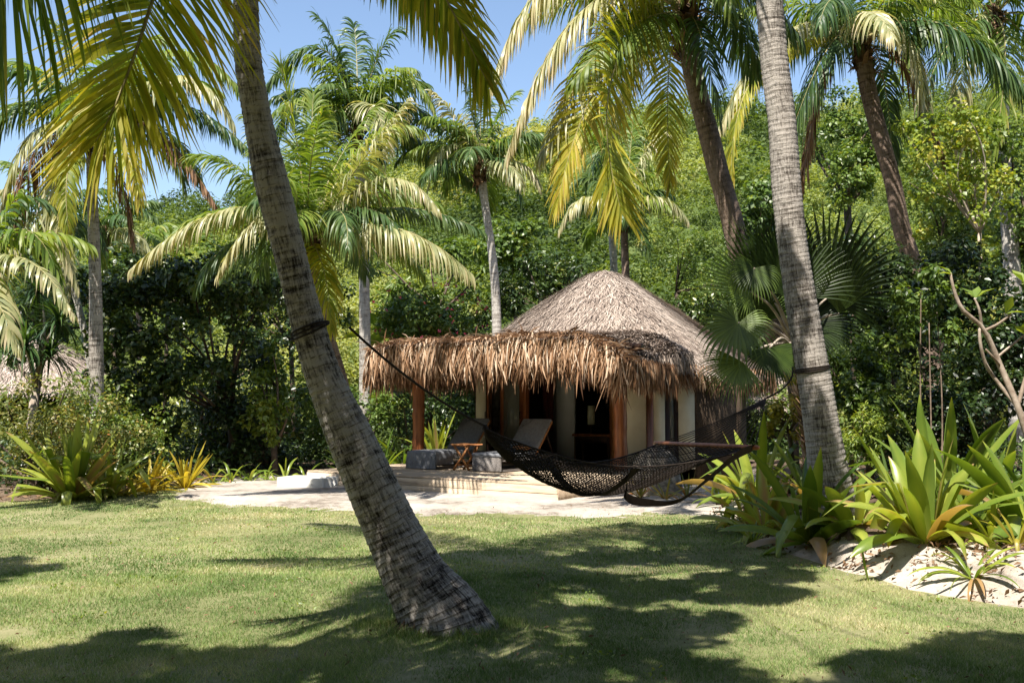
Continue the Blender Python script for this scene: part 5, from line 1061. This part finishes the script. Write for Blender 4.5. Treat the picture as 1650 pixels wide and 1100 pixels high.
# ------------------------------------------------------------------ hammock between the two palms
TA = np.array([-1.40, 7.30, 2.16]); TB = at(1300, 592, 10.9); GA = at(781, 690, 8.35); BC = at(1134, 717, 9.98)
ax = nrm(((TB - TA) * [1, 1, 0])[None])[0]; pr = np.array([ax[1], -ax[0], 0]); HWD = .62
t = root('hammock', (BC[0] * .5 + GA[0] * .5, BC[1] * .5 + GA[1] * .5, .8), 'dark brown rope net hammock slung between the two palms', 'hammock')
def bed(u, v):
    """u along 0..1 from the gathered end to the bar, v across -1..1"""
    c = GA * (1 - u)[..., None] + BC * u[..., None]; wd = HWD * np.interp(u, [0, .06, .2, .4, .7, 1], [.04, .16, .36, .5, .72, 1.0])
    sag = -.50 * (np.sin(np.pi * np.clip(u, 0, 1) ** .9) ** .9); edge = np.abs(v)
    sg = sag * (1 - .50 * edge ** 2)
    return c + pr * (wd * v)[..., None] + UP * (sg - .05 * (1 - edge ** 2) * (u > .0) * (1 - u))[..., None]
m = MB(); nl = 22
for s in (-1, 1):
    for i in range(-nl, nl + 1):
        u = np.linspace(0, 1, 90); v = i / nl * 2 + s * (u * 9 % 4); 
        # zig-zag rope bouncing between the edges
        vv = ((i / nl * 2 + s * u * 7.0) + 1) % 4; v = np.where(vv < 2, vv - 1, 3 - vv); P = bed(u, v) + UP * rng.normal(0, .002)
        m.tube(P, .0036, k=3, cap=False)
m.build('net', M['rope'], t)
for sgn in (-1, 1):
    m = MB(); u = np.linspace(0, 1, 60); m.tube(bed(u, u * 0 + sgn), .008, k=6); m.build('edge_rope', M['rope'], t)
m = MB(); m.tube([BC - pr * (HWD + .06), BC - pr * (HWD + .03), BC + pr * (HWD + .03), BC + pr * (HWD + .06)], [.017, .024, .024, .017], k=12); m.build('spreader_bar', M['wood_red'], t, smooth_=True)
m = MB()
for k in np.linspace(-1, 1, 15):
    P = BC + pr * HWD * k; E = BC * .42 + TB * .58; mid = P * .5 + E * .5 - UP * .03; m.tube(arc(P, mid, E), .0045, k=4)
m.tube(arc(BC * .42 + TB * .58, BC * .2 + TB * .8 - UP * .02, TB - [.17, .05, 0]), .010, k=6); m.build('clew', M['rope'], t)
m = MB(); e = TA + [.20, .02, 0]; m.tube(arc(e, e * .5 + GA * .5 - UP * .05, GA + [0, 0, .02]), .010, k=6); m.build('hanging_rope', M['rope'], t)
m = MB(); 
for k in range(9):
    th = np.linspace(0, 2 * math.pi, 24); 
u = np.linspace(0, .10, 10); m.tube(bed(u, u * 0) + UP * .03, np.linspace(.02, .055, 10), k=8); m.build('gathered_end', M['rope'], t, smooth_=True)
# pillow strip and the long loose strap under the bed
m = MB(); P = catmull([bed(np.array([.50]), np.array([.9]))[0] - UP * .02, at(1010, 800, 8.95), at(1050, 810, 8.9), at(1095, 806, 8.9), at(1140, 772, 9.1), at(1185, 735, 9.3), BC + pr * HWD], 40)
wv = nrm(np.cross(np.gradient(P, axis=0), UP)) * .4 + UP * .9; m.ribbons(P[None], (nrm(wv) * .034 * (1.0 + .4 * np.sin(np.linspace(0, 9, 40)))[:, None])[None]); m.build('loose_strap', M['rope'], t)
m = MB(); v = np.linspace(-1, 1, 26); m.ribbons((bed(v * 0 + .43 + .09 * v, v) - UP * .012)[None], (nrm(ax[None] + 0 * v[:, None]) * .05)[None]); m.build('cross_strap', M['rope'], t)
# rope turns round each trunk
def coil(c, r, label, tilt=.03, name='tie_rope'):
    m = MB()
    for k in range(3):
        th = np.linspace(0, 2 * math.pi, 40); m.tube(np.stack([c[0] + r * np.cos(th), c[1] + r * np.sin(th), c[2] + .014 * k + tilt * np.sin(th) + tilt * 2.0 * np.cos(th + k * .3)], 1), .007, k=6, cap=False)
    o = m.build(name, M['rope'], None, tuple(c)); o.location = tuple(c); tag(o, label, 'rope', 'ropes tied round the palms')
coil((TA[0] - .10, 7.37, TA[2] - .03), .138, 'dark rope tied round the foreground leaning trunk', .03)
coil(tuple(at(1308, 592, 11) - [0, 0, .03]), .188, 'dark rope tied round the tall grey palm', .015)

# boulder behind the hammock
bp = onland(1056, 17.3); th = np.linspace(0, 2 * math.pi, 28, endpoint=False); m = MB(); rows = []
for k, z in enumerate(np.linspace(-.1, .80, 12)):
    rr_ = .44 * math.sqrt(max(0, 1 - (max(z, 0) / .82) ** 3)) ; rows.append(np.stack([rr_ * np.cos(th) * (1 + .25 * (fnoise(np.cos(th) * 2 + 5, z * 3 + np.sin(th)) - .5)), rr_ * .8 * np.sin(th), th * 0 + z + .05 * (fnoise(np.cos(th) * 3 + 1, np.sin(th) * 3 + z) - .5)], 1))
V = np.concatenate(rows); i = np.arange(11)[:, None] * 28; j = np.arange(28)[None]; j2 = (j + 1) % 28; m.add(np.vstack([V, [[0, 0, .80]]]), np.stack([i + j, i + j2, i + 28 + j2, i + 28 + j], -1), [[11 * 28 + a, 11 * 28 + (a + 1) % 28, 12 * 28] for a in range(28)])
o = m.build('boulder', M['rock'], None, (0, 0, 0), True); o.location = tuple(bp); tag(o, 'rounded rough grey boulder behind the hammock net', 'boulder')
for i, (px, Y, lb) in enumerate([(1030, 16.6, 'small reddish green plant at the left of the boulder'), (1070, 16.4, 'small green plant in front of the boulder'), (1105, 16.7, 'small plant right of the boulder')]):
    strap('rock_plant', lb, 'plant', onland(px, Y), 18, .5, .035, 'leaf_croton', (80, 10), (10, 60), .55, 90 + i, 'small plants around the boulder')

# ------------------------------------------------------------------ ground cover, dry leaves
def cover(name, label, pts, size, w, mat, tint, h, r, spread=None, cat='undergrowth'):
    n = len(pts); m = MB(); nn = nrm(UP * .8 + rdir(n, r) * .8); axx = nrm(np.cross(nn, rdir(n, r)) + UP * .15); p = pts + UP * (r.random(n) ** 1.5 * h)[:, None]
    add_leaves(m, p, axx, nn, size * r.uniform(.5, 1.3, n), w, np.clip(tint + r.normal(0, .17, n), 0, 1)); return tag(m.build(name, M[mat]), label, cat, None, 'stuff')
r = np.random.default_rng(21)
x = r.uniform(-16, 14, 60000); y = r.uniform(15.5, 27.5, 60000); k = ((x < 0) & (soil_d(x, y) > .9) & (sand_d(x, y) * 0 == 0) & ~((x > -5.2) & (y < 25) & (x > -5.2 + (y - 21) * .0) & (y < 23.2))) | (y > 26)
k &= ~((x > -2.5) & (x < 7) & (y < 27) & (y > 19))
x = x[k]; y = y[k]; cover('undergrowth', 'dark leafy undergrowth under the hedge and trees', np.stack([x, y, np.maximum(soil_z(x, y), 0)], 1), .12, .28, 'leaf_dark', .5, .55, r)
x = r.uniform(3.3, 14, 26000); y = r.uniform(7.5, 21, 26000); d = bank_d(x, y); k = (d > 1.0 + fnoise(x * 1.5, y * 1.5) * .9) & (r.random(len(x)) < np.clip((d - .6) / 2, .1, 1)); x = x[k]; y = y[k]
cover('bank_undergrowth', 'mixed low leaves covering the back of the sandy bank', np.stack([x, y, bank_z(x, y)], 1), .085, .26, 'leaf_mid', .38, .45, r)
x = r.uniform(2.8, 9, 14000); y = r.uniform(7.4, 16, 14000); d = bank_d(x, y); k = (d > .03) & ((fnoise(x * 2.2 + 8, y * 2.2, 3) + np.clip(d - .5, 0, .5) * .5 > .56) | (r.random(14000) < .12)); x = x[k]; y = y[k]
cover('dry_leaves', 'brown dry fallen leaves on the sandy bank', np.stack([x, y, bank_z(x, y) + .008], 1), .075, .18, 'litter', .42, .035, r, cat='leaf litter')
x = r.uniform(-12, -5, 4000); y = r.uniform(15.5, 21, 4000); d = soil_d(x, y); k = (d > -.1) & (d < 1.5); x = x[k]; y = y[k]
cover('dry_leaves', 'dry fallen leaves along the foot of the left hedge', np.stack([x, y, np.maximum(soil_z(x, y), 0) + .005], 1), .10, .2, 'litter', .4, .03, r, cat='leaf litter')

# ------------------------------------------------------------------ unseen trees added behind and beside the viewpoint to block sky light
m = MB(); r = np.random.default_rng(66)
for k in range(9): cloud(m, (r.normal(0, 1.5), r.normal(0, 1.5), 2 + k * .95), (2.4, 2.4, 1.6), 620, .42, 'round', .45, r, clr=.5)
crown_me = m.mesh('crown', M['leaf_dark']); m = MB(); m.tube([(0, 0, -.2), (.1, 0, 2.5), (0, .1, 5.5)], [.25, .2, .12], k=8); trunk_me = m.mesh('trunk', M['stem_dark'], smooth_=True)
for i, (x, y) in enumerate([(-17, -5), (-13, -9), (-8, -10), (-3, -9), (2, -10), (7, -9), (12, -8), (16, -4), (15, 1), (16, 7), (-18, 1), (-19, 7), (-10, -15), (0, -15), (9, -15), (10, -4)]):
    t = root('sky_block_tree', (x, y, 0), 'unseen leafy tree added around the viewpoint to cut down sky light', 'tree', 'added unseen trees that block sky light', r.uniform(0, 6), local=True); t.scale = (1.35, 1.35, 1.45)
    for nm, me in (('crown', crown_me), ('trunk', trunk_me)): o = bpy.data.objects.new(nm, me); COL.objects.link(o); o.parent = t

# second small roof at the right, behind the lilies
nb = at(1240, 600, 30); t = root('garden_store', (nb[0], 30, 0), 'small low grey thatched roof glimpsed behind the fan palm and the bright lily', 'hut', None, 0, local=True)
cone_roof(t, 1.7, 1.5, 2.6, 3500, 9)
m = MB(); m.tube([(0, 0, -.2), (0, 0, 1.7)], 1.3, k=14); m.build('wall', M['darkwall'], t)

# roots and rough growth at the foot of the leaning palm
foot = at(712, 985, 7.31); fx, fy = foot[0] - .02, 7.33
P1 = [o for o in bpy.data.objects if o.name == 'coconut_palm'][0]
m = MB(); r = np.random.default_rng(31)
for k in range(150):
    a = r.uniform(0, 6.28); r0 = r.uniform(.20, .27) * (1.15 if math.cos(a) > .3 else 1); c, s_ = math.cos(a), math.sin(a); L = r.uniform(.05, .17)
    P = [(fx + c * r0, fy + s_ * r0, r.uniform(.05, .12)), (fx + c * (r0 + L * .5), fy + s_ * (r0 + L * .5), r.uniform(.02, .05)), (fx + c * (r0 + L) + r.normal(0, .02), fy + s_ * (r0 + L), -.02)]
    m.tube(P, [.010, .008, .004], k=5, tint=r.random())
m.build('roots', M['fibre'], P1)
m = MB(); n = 5200; a = r.uniform(0, 6.28, n); rr = .24 + np.abs(r.normal(0, .16, n)); x = fx + np.cos(a) * rr * 1.15; y = fy + np.sin(a) * rr; h = r.uniform(.03, .085, n)
b = np.stack([x, y, 0 * x - .005], 1); ln = r.normal(0, .45, (n, 2)); tip = b + np.stack([ln[:, 0] * h, ln[:, 1] * h, h], 1); w = r.uniform(.0025, .005, n); sdv = np.stack([np.cos(a * 3) * w, np.sin(a * 3) * w, 0 * w], 1)
m.add(np.stack([b - sdv, b + sdv, tip], 1).reshape(-1, 3), t=np.arange(3 * n).reshape(-1, 3), tint=np.repeat(np.clip(r.normal(.42, .28, n), 0, 1), 3)); tag(m.build('grass_tufts', M['grass']), 'longer untrimmed grass round the foot of the leaning palm', 'grass', kind='stuff')
n = 1500; x = r.uniform(-6, 5, n); y = 5.3 + r.random(n) ** 1.3 * 10; k = (bank_d(x, y) < 0) & (np.abs(x) < .56 * y); x = x[k]; y = y[k]
cover('lawn_litter', 'scattered dry leaves and bits lying on the lawn', np.stack([x, y, 0 * x + .025], 1), .04, .16, 'litter', .45, .010, r, cat='leaf litter')
n = 900; cx = r.uniform(-5, 4, 60); cy = r.uniform(5.6, 13, 60); i = r.integers(0, 60, n); x = cx[i] + r.normal(0, .07, n); y = cy[i] + r.normal(0, .07, n); k = (bank_d(x, y) < -.1); x = x[k]; y = y[k]
cover('lawn_weeds', 'small broad leaved weeds dotted through the lawn', np.stack([x, y, 0 * x + .02], 1), .028, .36, 'leaf_bright', .5, .02, r, cat='weeds')

X_ = np.arange(2.6, 14, .07); Y_ = np.arange(4, 22, .07)
sheet('bank_soil', X_, Y_, lambda X, Y: bank_z(X, Y) + np.where(bank_d(X, Y) > .55, 1, -1) * .014 + np.clip((fnoise(X * 1.4 + 11, Y * 1.4 + 2, 4) - .5) * .22 + np.clip(bank_d(X, Y) - .75, -.6, .7) * .06 - np.where((Y < 9.3) & (bank_d(X, Y) < 1.1), .06, 0), -.08, .03), M['soil'], 'dark leafy soil under the lilies on the bank')

x = r.uniform(2.6, 6.5, 2600); y = r.uniform(7.4, 14.5, 2600); d = bank_d(x, y); k = (d > -.05) & (d < .9); x = x[k]; y = y[k]; n = len(x)
m = MB(); rad = np.abs(r.normal(0, .006, n)) + .004
zz = np.maximum(bank_z(x, y), 0)
oct_ = np.array([[1, 0, 0], [-1, 0, 0], [0, 1, 0], [0, -1, 0], [0, 0, 1], [0, 0, -1]], float); V = np.stack([x, y, zz + .003], 1)[:, None] + oct_[None] * rad[:, None, None] * r.uniform(.6, 1.5, (n, 6, 1))
T = np.array([[0, 2, 4], [2, 1, 4], [1, 3, 4], [3, 0, 4], [2, 0, 5], [1, 2, 5], [3, 1, 5], [0, 3, 5]]); m.add(V.reshape(-1, 3), None, (T[None] + np.arange(n)[:, None, None] * 6).reshape(-1, 3), tint=np.repeat(r.random(n), 6))
tag(m.build('sand_pebbles', M['rock']), 'small crumbs of coral and bark on the sandy bank', 'pebbles', kind='stuff')
